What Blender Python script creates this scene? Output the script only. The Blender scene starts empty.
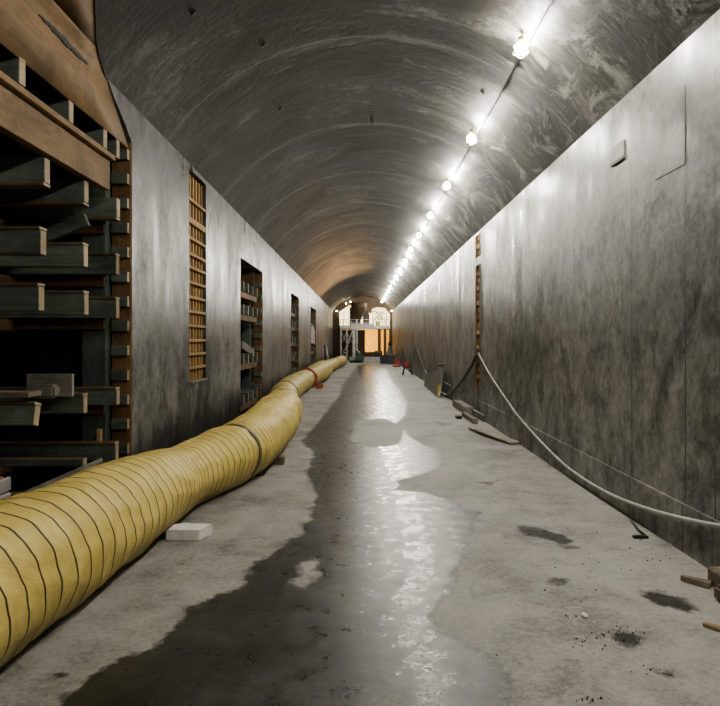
import bpy, bmesh, math, random
from mathutils import Vector, Matrix, noise as mnoise
random.seed(7)
C = bpy.context.scene.collection
PI = math.pi
F, VX, VY, CAM = 620.0, 361.0, 340.0, 1.7
XL, XR, ZS = -2.33, 2.60, 4.10          # wall faces, spring line
AX, AZ = 0.135, 2.29                    # arch centre
AR = math.hypot(XR - AX, ZS - AZ)
Y0, YE = -7.0, 52.0

def P(x, y, Y): return Vector(((x - VX) * Y / F, Y, CAM + (VY - y) * Y / F))
def floor_pt(x, y):
    Y = F * CAM / (y - VY)
    return ((x - VX) * Y / F, Y)

# ------------------------------------------------------------------ materials
class NT:
    def __init__(s, name):
        s.m = bpy.data.materials.new(name); s.m.use_nodes = True
        s.t = s.m.node_tree; s.t.nodes.clear()
        s.out = s.n('ShaderNodeOutputMaterial'); s.b = s.n('ShaderNodeBsdfPrincipled')
        s.l(s.b.outputs[0], s.out.inputs[0])
        tc = s.n('ShaderNodeTexCoord'); s.obj = tc.outputs['Object']; s.uv = tc.outputs['UV']
        s.rnd = None
    def n(s, k): return s.t.nodes.new(k)
    def l(s, a, b): s.t.links.new(a, b)
    def set(s, sock, v):
        if hasattr(v, 'links'): s.l(v, sock)
        else:
            try: sock.default_value = v
            except Exception: sock.default_value = (*v, 1)
    def random(s):
        if s.rnd is None: s.rnd = s.n('ShaderNodeObjectInfo').outputs['Random']
        return s.rnd
    def math(s, op, a, b=0.0, clamp=False):
        n = s.n('ShaderNodeMath'); n.operation = op; n.use_clamp = clamp
        s.set(n.inputs[0], a); s.set(n.inputs[1], b); return n.outputs[0]
    def map(s, v, scale=(1, 1, 1), loc=(0, 0, 0), rot=(0, 0, 0)):
        n = s.n('ShaderNodeMapping'); s.l(v, n.inputs[0])
        s.set(n.inputs['Scale'], scale); s.set(n.inputs['Location'], loc); s.set(n.inputs['Rotation'], rot)
        return n.outputs[0]
    def noise(s, v, scale=1.0, detail=6, rough=0.6, dist=0.0):
        n = s.n('ShaderNodeTexNoise'); s.l(v, n.inputs['Vector'])
        n.inputs['Scale'].default_value = scale; n.inputs['Detail'].default_value = detail
        n.inputs['Roughness'].default_value = rough; n.inputs['Distortion'].default_value = dist
        return n.outputs['Fac']
    def voro(s, v, scale):
        n = s.n('ShaderNodeTexVoronoi'); s.l(v, n.inputs['Vector']); n.inputs['Scale'].default_value = scale
        return n.outputs['Distance']
    def ramp(s, f, stops):
        n = s.n('ShaderNodeValToRGB'); s.l(f, n.inputs[0]); e = n.color_ramp.elements
        while len(e) < len(stops): e.new(0.5)
        for el, (p, c) in zip(e, stops):
            el.position = p
            el.color = (c, c, c, 1) if isinstance(c, (int, float)) else (*c, 1)
        return n.outputs[0]
    def mix(s, f, a, b, mode='MIX'):
        n = s.n('ShaderNodeMix'); n.data_type = 'RGBA'; n.blend_type = mode
        s.set(n.inputs[0], f); s.set(n.inputs[6], a); s.set(n.inputs[7], b); return n.outputs[2]
    def sep(s, v):
        n = s.n('ShaderNodeSeparateXYZ'); s.l(v, n.inputs[0]); return n.outputs
    def attr(s, name):
        n = s.n('ShaderNodeAttribute'); n.attribute_name = name; return n.outputs['Fac']
    def bump(s, h, strength=0.3, dist=0.02):
        n = s.n('ShaderNodeBump'); n.inputs['Strength'].default_value = strength
        n.inputs['Distance'].default_value = dist; s.l(h, n.inputs['Height'])
        s.l(n.outputs[0], s.b.inputs['Normal'])
    def fin(s, col, rough=0.6, metal=0.0, spec=0.5):
        s.set(s.b.inputs['Base Color'], col); s.set(s.b.inputs['Roughness'], rough)
        s.b.inputs['Metallic'].default_value = metal; s.b.inputs['Specular IOR Level'].default_value = spec
        return s.m

def lines_mask(t, coord, vals, w):
    acc = None
    for v in vals:
        d = t.math('LESS_THAN', t.math('ABSOLUTE', t.math('SUBTRACT', coord, v)), w)
        acc = d if acc is None else t.math('MAXIMUM', acc, d)
    return acc

def wall_mat(name, seams, wet_low, gain=1.0):
    t = NT(name); o = t.obj
    big = t.noise(o, 0.55, 7, 0.65, 0.6)
    mid = t.noise(t.map(o, (1, 1, 0.85), (0, 0, 0), (.5, 0, 0)), 1.5, 9, 0.70, 0.9)
    streak = t.noise(t.map(o, (1, 1, 0.07)), 5.0, 6, 0.6, 0.15)
    fine = t.noise(o, 16, 6, 0.7)
    a = t.math('ADD', t.math('MULTIPLY', big, 0.42), t.math('MULTIPLY', mid, 0.50))
    blot = t.noise(t.map(o, (1, 1, 0.8)), 4.2, 8, 0.72, 0.8)
    a = t.math('ADD', a, t.math('MULTIPLY', streak, 0.10))
    a = t.math('ADD', a, t.math('MULTIPLY', t.math('SUBTRACT', blot, 0.5), 0.52))
    a = t.math('ADD', a, t.math('MULTIPLY', t.math('SUBTRACT', fine, 0.5), 0.26))
    col = t.ramp(a, [(0.38, (0.050, 0.051, 0.047)), (0.455, (0.120, 0.121, 0.115)), (0.515, (0.200, 0.200, 0.192)),
                     (0.575, (0.275, 0.275, 0.264)), (0.68, (0.43, 0.43, 0.415))])
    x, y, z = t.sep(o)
    # paler foot, darker top, painted in to even out the bulbs' falloff
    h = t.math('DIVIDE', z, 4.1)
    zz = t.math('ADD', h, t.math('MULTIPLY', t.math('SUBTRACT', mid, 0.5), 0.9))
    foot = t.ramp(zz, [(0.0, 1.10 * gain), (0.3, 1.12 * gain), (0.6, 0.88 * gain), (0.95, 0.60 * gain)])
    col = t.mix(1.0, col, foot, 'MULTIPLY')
    if wet_low:   # black damp stains creeping up from the floor
        zs = t.math('SUBTRACT', z, t.math('MULTIPLY', t.noise(t.map(o, (1, 1, 0.12)), 3.0, 5, 0.7), 1.7))
        st = t.ramp(t.math('ADD', zs, 0.5), [(0.0, 1.0), (0.20, 0.75), (0.42, 0.0)])
        col = t.mix(st, col, (0.045, 0.045, 0.042))
    sm = lines_mask(t, y, seams, 0.009)
    brk = t.ramp(t.noise(t.map(o, (1, 1, 0.6)), 0.9, 2), [(0.40, 0.25), (0.55, 0.9)])
    col = t.mix(t.math('MULTIPLY', sm, brk), col, (0.05, 0.05, 0.048))
    h_ = t.math('SUBTRACT', t.math('MULTIPLY', mid, 0.8), t.math('MULTIPLY', sm, 0.4))
    h_ = t.math('ADD', h_, t.math('MULTIPLY', fine, 0.35))
    t.bump(h_, 0.32, 0.02)
    r = t.ramp(t.noise(t.map(o, (1, 1, 0.3)), 2.3, 5), [(0.35, 0.27), (0.65, 0.52)])
    return t.fin(col, r, 0, 0.5)

def ceiling_mat():
    t = NT('vault_concrete'); u = t.uv
    x, y, _ = t.sep(u)
    big = t.noise(u, 0.5, 7, 0.65, 0.7)
    st = t.noise(t.map(u, (0.62, 1.5, 1), (0, 0, 0), (0, 0, .35)), 1.4, 9, 0.70, 1.0)
    fine = t.noise(u, 12, 6, 0.7)
    a = t.math('ADD', t.math('MULTIPLY', big, 0.45), t.math('MULTIPLY', st, 0.55))
    a = t.math('ADD', a, t.math('MULTIPLY', t.math('SUBTRACT', fine, 0.5), 0.18))
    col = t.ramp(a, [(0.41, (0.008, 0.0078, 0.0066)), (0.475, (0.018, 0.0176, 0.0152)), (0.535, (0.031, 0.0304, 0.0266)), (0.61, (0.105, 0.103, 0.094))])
    ring = t.math('PINGPONG', t.math('ADD', y, 0.05), 0.75)
    seam = t.math('LESS_THAN', ring, 0.008)
    ring2 = t.math('PINGPONG', t.math('ADD', y, 1.55), 1.5)
    seam2 = t.math('LESS_THAN', ring2, 0.02)
    col = t.mix(t.math('MULTIPLY', seam, 0.35), col, (0.02, 0.02, 0.018))
    col = t.mix(t.math('MULTIPLY', seam2, 0.6), col, (0.10, 0.098, 0.09))
    # paler blotchy bands either side of ring joints
    bl = t.math('MULTIPLY', t.ramp(ring2, [(0.0, 0.75), (0.18, 0.0)]), t.ramp(st, [(0.45, 0.0), (0.62, 1.0)]))
    col = t.mix(bl, col, (0.15, 0.147, 0.136))
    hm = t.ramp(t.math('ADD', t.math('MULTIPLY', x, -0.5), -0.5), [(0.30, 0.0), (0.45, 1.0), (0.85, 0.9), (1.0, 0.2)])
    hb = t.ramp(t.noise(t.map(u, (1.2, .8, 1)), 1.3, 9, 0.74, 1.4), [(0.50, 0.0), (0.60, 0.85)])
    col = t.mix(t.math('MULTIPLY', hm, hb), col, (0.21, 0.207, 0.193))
    pan = t.math('LESS_THAN', t.math('PINGPONG', x, 0.61), 0.005)
    col = t.mix(t.math('MULTIPLY', pan, 0.4), col, (0.03, 0.03, 0.027))
    t.bump(t.math('ADD', t.math('MULTIPLY', st, 0.7), t.math('ADD', t.math('MULTIPLY', fine, 0.2), t.math('MULTIPLY', seam2, 0.5))), 0.45, 0.035)
    r = t.ramp(st, [(0.35, 0.45), (0.65, 0.70)])
    return t.fin(col, r, 0, 0.3)

def floor_mat():
    t = NT('floor_concrete'); o = t.obj
    big = t.noise(o, 0.7, 7, 0.62, 0.5); mid = t.noise(o, 3.2, 8, 0.68, 0.3); fine = t.noise(o, 26, 6, 0.7)
    a = t.math('ADD', t.math('MULTIPLY', big, 0.5), t.math('MULTIPLY', mid, 0.5))
    a = t.math('ADD', a, t.math('MULTIPLY', t.math('SUBTRACT', fine, 0.5), 0.40))
    a = t.math('ADD', a, t.math('MULTIPLY', t.math('SUBTRACT', t.noise(o, 75, 3, 0.8), 0.5), 0.22))
    dry = t.ramp(a, [(0.37, (0.20, 0.19, 0.172)), (0.46, (0.33, 0.32, 0.295)), (0.53, (0.41, 0.398, 0.37)), (0.62, (0.49, 0.478, 0.45))])
    speck = t.ramp(t.noise(o, 9, 3, 0.8), [(0.26, 0.55), (0.33, 1.0)])
    dry = t.mix(0.8, dry, t.mix(1.0, dry, speck, 'MULTIPLY'))
    d = t.attr('wet')                         # signed distance to the water's edge, metres
    edge = t.math('ADD', t.math('MULTIPLY', t.math('SUBTRACT', t.noise(o, 4.5, 8, 0.7), 0.5), 0.34),
                  t.math('MULTIPLY', t.math('SUBTRACT', t.noise(o, 19, 4, 0.7), 0.5), 0.08))
    d = t.math('ADD', d, edge)
    wet = t.ramp(t.math('ADD', t.math('MULTIPLY', d, -5.0), 0.5), [(0.38, 0.0), (0.62, 1.0)])
    rim = t.ramp(t.math('ADD', t.math('MULTIPLY', d, -3.0), 0.5), [(0.36, 0.0), (0.46, 0.75), (0.6, 0.75), (0.85, 0.0)])
    pool = t.attr('pool')
    pn = t.math('ADD', pool, t.math('MULTIPLY', t.math('SUBTRACT', t.noise(o, 2.4, 6, 0.65), 0.5), 0.8))
    poolm = t.math('MULTIPLY', t.ramp(pn, [(0.42, 0.0), (0.62, 1.0)]), wet)
    wc = t.ramp(a, [(0.38, (0.022, 0.0205, 0.017)), (0.5, (0.048, 0.045, 0.038)), (0.62, (0.088, 0.083, 0.071))])
    wc = t.mix(t.math('MULTIPLY', rim, 0.5), wc, (0.045, 0.043, 0.037))
    col = t.mix(wet, dry, wc)
    bead = t.noise(o, 34, 3, 0.6)
    r_dry = t.ramp(mid, [(0.3, 0.55), (0.7, 0.8)])
    r_wet = t.ramp(t.noise(o, 6.5, 6, 0.7), [(0.35, 0.24), (0.65, 0.46)])
    r_pool = t.ramp(t.noise(o, 5.0, 6, 0.7), [(0.38, 0.17), (0.62, 0.40)])
    rr = t.mix(poolm, r_wet, r_pool)
    rough = t.mix(wet, r_dry, rr)
    h = t.math('ADD', t.math('MULTIPLY', mid, 0.35), t.math('MULTIPLY', fine, 0.25))
    h = t.math('ADD', h, t.math('MULTIPLY', bead, 0.10))
    gl = t.noise(t.map(o, (1, .6, 1)), 85, 4, 0.75)
    h = t.math('ADD', h, t.math('MULTIPLY', t.math('MULTIPLY', gl, wet), 0.22))
    t.bump(h, 0.30, 0.02)
    return t.fin(col, rough, 0, 0.5)

def wood_mat(name, c0, c1, axis=0, rough=0.7, knots=0.5):
    t = NT(name)
    r = t.random()
    cm = t.n('ShaderNodeCombineXYZ')
    for i in range(3): t.l(t.math('MULTIPLY', r, 17.0 + 5 * i), cm.inputs[i])
    add = t.n('ShaderNodeVectorMath'); t.l(t.obj, add.inputs[0]); t.l(cm.outputs[0], add.inputs[1])
    v = add.outputs[0]
    sc = [14, 14, 14]; sc[axis] = 1.1
    g = t.noise(t.map(v, sc), 2.2, 7, 0.65, 0.8)
    b = t.noise(v, 2.2, 5, 0.65)
    a = t.math('ADD', t.math('MULTIPLY', g, 0.55), t.math('MULTIPLY', b, 0.45))
    col = t.ramp(a, [(0.32, c0), (0.66, c1)])
    k = t.ramp(t.voro(v, 3.1), [(0.03, 1.0), (0.07, 0.0)])
    col = t.mix(t.math('MULTIPLY', k, knots), col, tuple(x * 0.3 for x in c0))
    gr = t.ramp(t.noise(v, 1.3, 8, 0.72, 0.6), [(0.36, 0.52), (0.56, 1.05)])
    col = t.mix(0.9, col, t.mix(1.0, col, gr, 'MULTIPLY'))
    col = t.mix(1.0, col, t.ramp(r, [(0.0, 0.78), (1.0, 1.12)]), 'MULTIPLY')
    t.bump(g, 0.25, 0.01)
    return t.fin(col, rough, 0, 0.35)

def plain_mat(name, c, rough=0.5, metal=0.0, var=0.25, scale=8.0):
    t = NT(name)
    n = t.noise(t.obj, scale, 5, 0.65)
    col = t.ramp(n, [(0.3, tuple(x * (1 - var) for x in c)), (0.7, tuple(min(1, x * (1 + var)) for x in c))])
    t.bump(n, 0.12, 0.01)
    return t.fin(col, rough, metal)

def emit_mat(name, c, s):
    t = NT(name); e = t.n('ShaderNodeEmission')
    e.inputs[0].default_value = (*c, 1); e.inputs[1].default_value = s
    t.l(e.outputs[0], t.out.inputs[0]); return t.m

def duct_mat(name, c0, c1, wire):
    t = NT(name)
    x, y, _ = t.sep(t.uv)                    # x: hoops along the length, y: round the girth
    ph = t.math('ADD', x, y)
    d = t.math('PINGPONG', ph, 0.5)
    stripe = t.ramp(d, [(0.040, 1.0), (0.056, 0.0)])
    dirt = t.noise(t.obj, 2.6, 7, 0.7, 0.4)
    wr = t.noise(t.map(t.uv, (0.45, 7, 1)), 1.2, 4, 0.6, 1.0)
    col = t.ramp(t.math('ADD', t.math('MULTIPLY', dirt, 0.6), t.math('MULTIPLY', wr, 0.4)), [(0.36, c0), (0.60, c1)])
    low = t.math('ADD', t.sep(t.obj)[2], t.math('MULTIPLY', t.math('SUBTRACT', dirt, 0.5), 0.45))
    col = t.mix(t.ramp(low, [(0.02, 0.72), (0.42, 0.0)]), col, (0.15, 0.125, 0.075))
    col = t.mix(t.math('MULTIPLY', stripe, 0.93), col, wire)
    h = t.math('ADD', t.math('MULTIPLY', wr, 1.0), t.math('MULTIPLY', stripe, 0.15))
    t.bump(h, 0.4, 0.04)
    return t.fin(col, 0.58, 0, 0.4)

M = {}
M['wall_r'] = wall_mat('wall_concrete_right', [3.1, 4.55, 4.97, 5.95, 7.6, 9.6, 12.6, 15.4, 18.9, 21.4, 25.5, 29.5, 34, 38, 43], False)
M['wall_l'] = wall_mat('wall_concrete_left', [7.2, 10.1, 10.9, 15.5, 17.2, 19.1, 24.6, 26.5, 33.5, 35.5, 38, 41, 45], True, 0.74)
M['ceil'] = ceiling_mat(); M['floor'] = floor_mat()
M['cavity'] = plain_mat('cavity_concrete', (0.035, 0.034, 0.032), 0.9)
M['green'] = wood_mat('green_stained_timber', (0.085, 0.108, 0.092), (0.24, 0.275, 0.24), 0, 0.65, 0.3)
M['green_z'] = wood_mat('green_stained_upright', (0.06, 0.085, 0.07), (0.18, 0.225, 0.19), 2, 0.65, 0.3)
M['brown'] = wood_mat('brown_timber_edge', (0.13, 0.078, 0.038), (0.27, 0.165, 0.085), 0)
M['brown_z'] = wood_mat('brown_timber_face', (0.15, 0.088, 0.042), (0.31, 0.19, 0.095), 2)
M['cut'] = wood_mat('fresh_cut_timber', (0.40, 0.31, 0.20), (0.60, 0.49, 0.34), 0, 0.8, 0.1)
M['waler'] = wood_mat('waler_timber', (0.22, 0.142, 0.078), (0.37, 0.25, 0.14), 1, 0.7, 0.8)
M['ply'] = wood_mat('form_plywood', (0.155, 0.093, 0.042), (0.27, 0.170, 0.080), 1, 0.6, 0.6)
M['ply_dark'] = wood_mat('form_plywood_dark', (0.10, 0.062, 0.030), (0.18, 0.115, 0.056), 1, 0.6, 0.5)
M['slat'] = wood_mat('lattice_timber', (0.36, 0.22, 0.085), (0.58, 0.39, 0.175), 2, 0.7, 0.3)
M['slat_back'] = wood_mat('lattice_backing', (0.09, 0.05, 0.02), (0.17, 0.10, 0.042), 2, 0.7, 0.3)
M['grey_wood'] = wood_mat('grey_weathered_timber', (0.17, 0.16, 0.14), (0.36, 0.345, 0.31), 0, 0.8, 0.2)
M['pale_wood'] = wood_mat('pale_plank_timber', (0.40, 0.36, 0.29), (0.58, 0.53, 0.44), 0, 0.8, 0.2)
M['scrap'] = wood_mat('scrap_timber', (0.16, 0.13, 0.095), (0.33, 0.28, 0.21), 0, 0.8, 0.3)
M['scrap_y'] = wood_mat('scrap_timber_yellow', (0.42, 0.31, 0.17), (0.60, 0.46, 0.27), 0, 0.8, 0.3)
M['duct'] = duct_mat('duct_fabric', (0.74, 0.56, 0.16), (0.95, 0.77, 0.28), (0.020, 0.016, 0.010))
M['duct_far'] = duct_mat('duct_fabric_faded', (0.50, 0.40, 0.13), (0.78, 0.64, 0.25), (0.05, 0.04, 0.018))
M['band'] = plain_mat('coupling_band', (0.16, 0.135, 0.075), 0.6)
M['foam'] = plain_mat('white_foam', (0.92, 0.91, 0.89), 0.8, 0, 0.08, 30)
M['black'] = plain_mat('black_rubber', (0.022, 0.022, 0.022), 0.5)
M['dark'] = plain_mat('dark_steel', (0.06, 0.056, 0.05), 0.55, 0.3)
M['rust'] = plain_mat('rusty_steel', (0.11, 0.075, 0.045), 0.6, 0.2)
M['steel'] = plain_mat('galvanised_steel', (0.50, 0.50, 0.48), 0.45, 0.5)
M['paint'] = plain_mat('pale_painted_steel', (0.62, 0.61, 0.57), 0.5)
M['hose'] = plain_mat('grey_hose', (0.46, 0.455, 0.43), 0.5)
M['hose_dark'] = plain_mat('dark_hose', (0.075, 0.072, 0.065), 0.55)
M['red'] = plain_mat('red_paint', (0.36, 0.055, 0.035), 0.5)
M['red_dark'] = plain_mat('dark_red_paint', (0.15, 0.028, 0.022), 0.5)
M['orange'] = plain_mat('orange_red_paint', (0.42, 0.10, 0.045), 0.55)
M['pink'] = plain_mat('pink_wrap', (0.50, 0.22, 0.20), 0.6)
M['greypl'] = plain_mat('grey_wrap', (0.36, 0.35, 0.35), 0.5)
M['yellow'] = plain_mat('yellow_paint', (0.62, 0.42, 0.04), 0.5)
M['panel'] = plain_mat('grey_sheet', (0.22, 0.215, 0.20), 0.6, 0, 0.3, 3)
M['bin'] = plain_mat('blue_grey_plastic', (0.05, 0.062, 0.066), 0.55)
M['tarp'] = plain_mat('grey_green_tarp', (0.13, 0.145, 0.13), 0.7)
M['hivis'] = plain_mat('yellow_green_plastic', (0.55, 0.62, 0.22), 0.6)
M['greenp'] = plain_mat('green_paint', (0.06, 0.12, 0.08), 0.6)
M['white_sheet'] = plain_mat('white_sheeting', (0.82, 0.82, 0.76), 0.7, 0, 0.06, 1)
M['warm_sheet'] = plain_mat('tan_sheeting', (0.80, 0.62, 0.36), 0.7, 0, 0.15, 1)
M['concrete_pale'] = plain_mat('pale_block_concrete', (0.40, 0.40, 0.385), 0.75, 0, 0.2, 4)
M['socket'] = plain_mat('lamp_socket', (0.30, 0.24, 0.12), 0.6)
M['guard'] = plain_mat('lamp_guard_wire', (0.42, 0.30, 0.16), 0.5)
M['bulb'] = emit_mat('bulb_glow', (1.0, 0.955, 0.85), 1150.0)
M['flood'] = emit_mat('flood_glow', (1.0, 0.95, 0.82), 70.0)
M['warm_flood'] = emit_mat('warm_flood_glow', (1.0, 0.62, 0.28), 250.0)

# ------------------------------------------------------------------ mesh helpers
def box(bm, a, b, mats=(0,) * 6, mtx=None):
    """faces: -x +x -y +y -z +z"""
    x0, y0, z0 = a; x1, y1, z1 = b
    v = [bm.verts.new(Vector(p) if mtx is None else mtx @ Vector(p)) for p in
         ((x0, y0, z0), (x1, y0, z0), (x1, y1, z0), (x0, y1, z0), (x0, y0, z1), (x1, y0, z1), (x1, y1, z1), (x0, y1, z1))]
    for idx, mi in zip(((0, 4, 7, 3), (1, 2, 6, 5), (0, 1, 5, 4), (2, 3, 7, 6), (0, 3, 2, 1), (4, 5, 6, 7)), mats):
        f = bm.faces.new([v[i] for i in idx]); f.material_index = mi
    return v

def tube(bm, pts, r, seg=8, cap=True, mi=0):
    pts = [Vector(p) for p in pts]; rings = []
    rad = r if isinstance(r, (list, tuple)) else [r] * len(pts)
    up = Vector((0, 0, 1)); prev = None
    for i, p in enumerate(pts):
        d = (pts[min(i + 1, len(pts) - 1)] - pts[max(i - 1, 0)])
        if d.length < 1e-9: d = Vector((0, 1, 0))
        d.normalize()
        if prev is None:
            a = d.cross(up)
            if a.length < 0.05: a = d.cross(Vector((1, 0, 0)))
        else: a = prev - d * prev.dot(d)
        a.normalize(); prev = a; b = d.cross(a)
        rings.append([bm.verts.new(p + (a * math.cos(2 * PI * k / seg) + b * math.sin(2 * PI * k / seg)) * rad[i]) for k in range(seg)])
    for r0, r1 in zip(rings, rings[1:]):
        for k in range(seg):
            f = bm.faces.new((r0[k], r0[(k + 1) % seg], r1[(k + 1) % seg], r1[k])); f.smooth = True; f.material_index = mi
    if cap:
        f = bm.faces.new(rings[0][::-1]); f.material_index = mi
        f = bm.faces.new(rings[-1]); f.material_index = mi

def lathe(bm, prof, seg=16, loc=(0, 0, 0), mtx=None, mi=0):
    L = Vector(loc); rings = []
    for r, z in prof:
        ring = []
        for k in range(seg):
            p = Vector((r * math.cos(2 * PI * k / seg), r * math.sin(2 * PI * k / seg), z))
            ring.append(bm.verts.new(L + (mtx @ p if mtx is not None else p)))
        rings.append(ring)
    for a, b in zip(rings, rings[1:]):
        for k in range(seg):
            f = bm.faces.new((a[k], a[(k + 1) % seg], b[(k + 1) % seg], b[k])); f.smooth = True; f.material_index = mi
    f = bm.faces.new(rings[0][::-1]); f.material_index = mi
    f = bm.faces.new(rings[-1]); f.material_index = mi

def poly(bm, pts, mi=0):
    f = bm.faces.new([bm.verts.new(Vector(p)) for p in pts]); f.material_index = mi; return f

def prism(bm, pts, ext, mi=0):
    """closed polygon pts extruded by vector ext"""
    e = Vector(ext); n = len(pts)
    a = [bm.verts.new(Vector(p)) for p in pts]; b = [bm.verts.new(Vector(p) + e) for p in pts]
    bm.faces.new(a[::-1]).material_index = mi; bm.faces.new(b).material_index = mi
    for i in range(n): bm.faces.new((a[i], a[(i + 1) % n], b[(i + 1) % n], b[i])).material_index = mi

def bevel(bm, w, seg=1):
    es = [e for e in bm.edges if len(e.link_faces) == 2]
    bmesh.ops.bevel(bm, geom=es, offset=w, segments=seg, affect='EDGES', clamp_overlap=True)

def obj(name, bm, mat, parent=None, loc=None):
    bmesh.ops.recalc_face_normals(bm, faces=bm.faces[:])
    me = bpy.data.meshes.new(name)
    if loc is not None: bmesh.ops.translate(bm, verts=bm.verts[:], vec=-Vector(loc))
    bm.to_mesh(me); bm.free()
    for m in (mat if isinstance(mat, (list, tuple)) else [mat]): me.materials.append(m)
    o = bpy.data.objects.new(name, me); C.objects.link(o)
    if loc is not None: o.location = loc
    if parent is not None: o.parent = parent
    return o

def tag(o, label, cat, group=None, kind=None):
    o['label'] = label; o['category'] = cat
    if group: o['group'] = group
    if kind: o['kind'] = kind
    return o
def thing(name, label, cat, loc=(0, 0, 0), rz=0, group=None):
    o = bpy.data.objects.new(name, None); C.objects.link(o); o.empty_display_size = 0.1
    o.location = loc; o.rotation_euler = (0, 0, rz); return tag(o, label, cat, group)
def struct(name, bm, mat):
    o = obj(name, bm, mat); o['kind'] = 'structure'; return o
def dup(root, loc=None, rz=None):
    r = root.copy(); C.objects.link(r)
    if loc is not None: r.location = loc
    if rz is not None: r.rotation_euler = (0, 0, rz)
    for ch in list(root.children):
        c = ch.copy(); C.objects.link(c); c.parent = r
        for g in list(ch.children):
            d = g.copy(); C.objects.link(d); d.parent = c
    return r
def new(): return bmesh.new()

# ------------------------------------------------------------------ setting: floor
WETP = [(60, 706), (96, 668), (140, 650), (182, 626), (183, 607), (212, 598), (235, 590), (249, 569), (284, 544), (300, 532), (308, 520),
        (313, 505), (316, 489), (306, 475), (315, 454), (300, 441), (320, 421), (331, 404), (340, 397), (342, 385), (352, 372), (358, 364.5),
        (386, 364.5), (391, 378), (402, 392), (408, 404), (404, 416), (396, 424), (414, 440), (444, 454), (441, 465), (425, 474), (400, 480),
        (396, 490), (430, 493), (457, 503), (479, 513), (474, 528), (463, 550), (455, 575), (447, 595), (428, 614), (433, 628), (468, 645),
        (485, 656), (506, 678), (512, 706), (515, 760), (20, 760)]
WET = [floor_pt(*p) for p in WETP]
EXTRA = [([(636, 588), (660, 590), (690, 603), (706, 613), (690, 614), (664, 608), (640, 600)]),
         ([(560, 548), (584, 546), (580, 549), (562, 551)]), ([(545, 577), (570, 580), (560, 585), (546, 582)]),
         ([(607, 636), (628, 629), (648, 638), (640, 648), (615, 646)]),
         ([(650, 667), (676, 668), (684, 676), (668, 680)]), ([(470, 483), (500, 480), (492, 486)]),
         ([(510, 523), (545, 528), (580, 542), (560, 546), (520, 532)]),
         ([(50, 672), (75, 668), (80, 674), (55, 680)]), ([(430, 420), (455, 424), (440, 427)])]
EXTRA = [[floor_pt(*p) for p in e] for e in EXTRA]
DRY = [floor_pt(*p) for p in [(297, 566), (318, 560), (316, 576), (303, 588), (296, 582)]]
DRY2 = [floor_pt(*p) for p in [(356, 421), (384, 418), (404, 428), (400, 444), (372, 448), (350, 440)]]
POOL = [(362, 366, 14), (368, 378, 17), (378, 396, 22), (372, 410, 26), (394, 458, 20), (406, 490, 22), (410, 515, 26), (418, 545, 30), (420, 575, 28), (405, 605, 34), (420, 640, 40), (440, 680, 50), (440, 720, 60)]
def sdf(pts, x, y):
    d = 1e9; inside = False; n = len(pts); j = n - 1
    for i in range(n):
        ax, ay = pts[j]; bx, by = pts[i]
        ex, ey = bx - ax, by - ay; wx, wy = x - ax, y - ay
        t = max(0, min(1, (wx * ex + wy * ey) / (ex * ex + ey * ey + 1e-12)))
        d = min(d, (wx - ex * t) ** 2 + (wy - ey * t) ** 2)
        if (ay > y) != (by > y) and x < (bx - ax) * (y - ay) / (by - ay) + ax: inside = not inside
        j = i
    d = math.sqrt(d); return -d if inside else d
ys = [Y0, -4, -1, 0.6, 1.4]
y = 1.9
while y < 58: ys.append(y); y *= 1.0165
NXF = 120
xs = [XL + (XR - XL) * i / NXF for i in range(NXF + 1)]
bm = new(); lw = bm.verts.layers.float.new('wet'); lp = bm.verts.layers.float.new('pool')
grid = []
for yy in ys:
    row = []
    for xx in xs:
        v = bm.verts.new((xx, yy, 0))
        d = sdf(WET, xx, yy)
        if yy < 1.5: d = max(d, -0.1)
        for e in EXTRA:
            if abs(e[0][1] - yy) < 2.5: d = min(d, sdf(e, xx, yy) + 0.02)
        for dd in (DRY, DRY2):
            if abs(dd[0][1] - yy) < 12: d = max(d, -sdf(dd, xx, yy))
        sc = 1.0 if yy < 9 else 9.0 / yy       # keep the far water's edge as ragged as the near one
        v[lw] = max(-1.5, min(1.5, d * sc if yy > 9 else d))
        if yy > 1:
            py = VY + F * CAM / yy; px = VX + xx * F / yy; best = 0
            for (ax, ay, aw), (bx, by, bw) in zip(POOL, POOL[1:]):
                if ay <= py <= by:
                    t = (py - ay) / (by - ay); best = max(0, 1 - abs(px - (ax + (bx - ax) * t)) / (aw + (bw - aw) * t))
            v[lp] = best
        row.append(v)
    grid.append(row)
for a, b in zip(grid, grid[1:]):
    for i in range(NXF): bm.faces.new((a[i], a[i + 1], b[i + 1], b[i]))
fl = struct('floor', bm, M['floor'])
bm = new(); box(bm, (-6.5, Y0, -0.3), (4, 60, -0.02)); struct('floor_slab', bm, M['cavity'])
bm = new(); box(bm, (-6.2, 2.2, -0.02), (XL - 0.0, 34, -0.002)); struct('floor_recess', bm, M['cavity'])

# ------------------------------------------------------------------ setting: walls
SLOT = (8.41, 9.32, 1.10, 4.03)
BAYS = [(12.0, 14.7, 3.30), (20.6, 23.3, 3.27), (28.6, 32.1, 3.25)]
T = 0.30
bm = new()
def wl(y0, y1, z0, z1): box(bm, (XL - T, y0, z0), (XL, y1, z1))
wl(Y0, 2.5, 0, ZS)
prism(bm, [(XL, 6.31, 0), (XL, SLOT[0], 0), (XL, SLOT[0], ZS), (XL, 5.71, ZS), (XL, 5.85, 3.99), (XL, 6.15, 3.82), (XL, 6.31, 3.70)], (-0.06, 0, 0))
box(bm, (XL - T, 6.42, 0), (XL - 0.06, SLOT[0], ZS))
wl(SLOT[0], SLOT[1], 0, SLOT[2]); wl(SLOT[0], SLOT[1], SLOT[3], ZS)
prev = SLOT[1]
for b0, b1, bz in BAYS:
    wl(prev, b0, 0, ZS); wl(b0, b1, bz, ZS); prev = b1
wl(prev, YE, 0, ZS)
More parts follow.
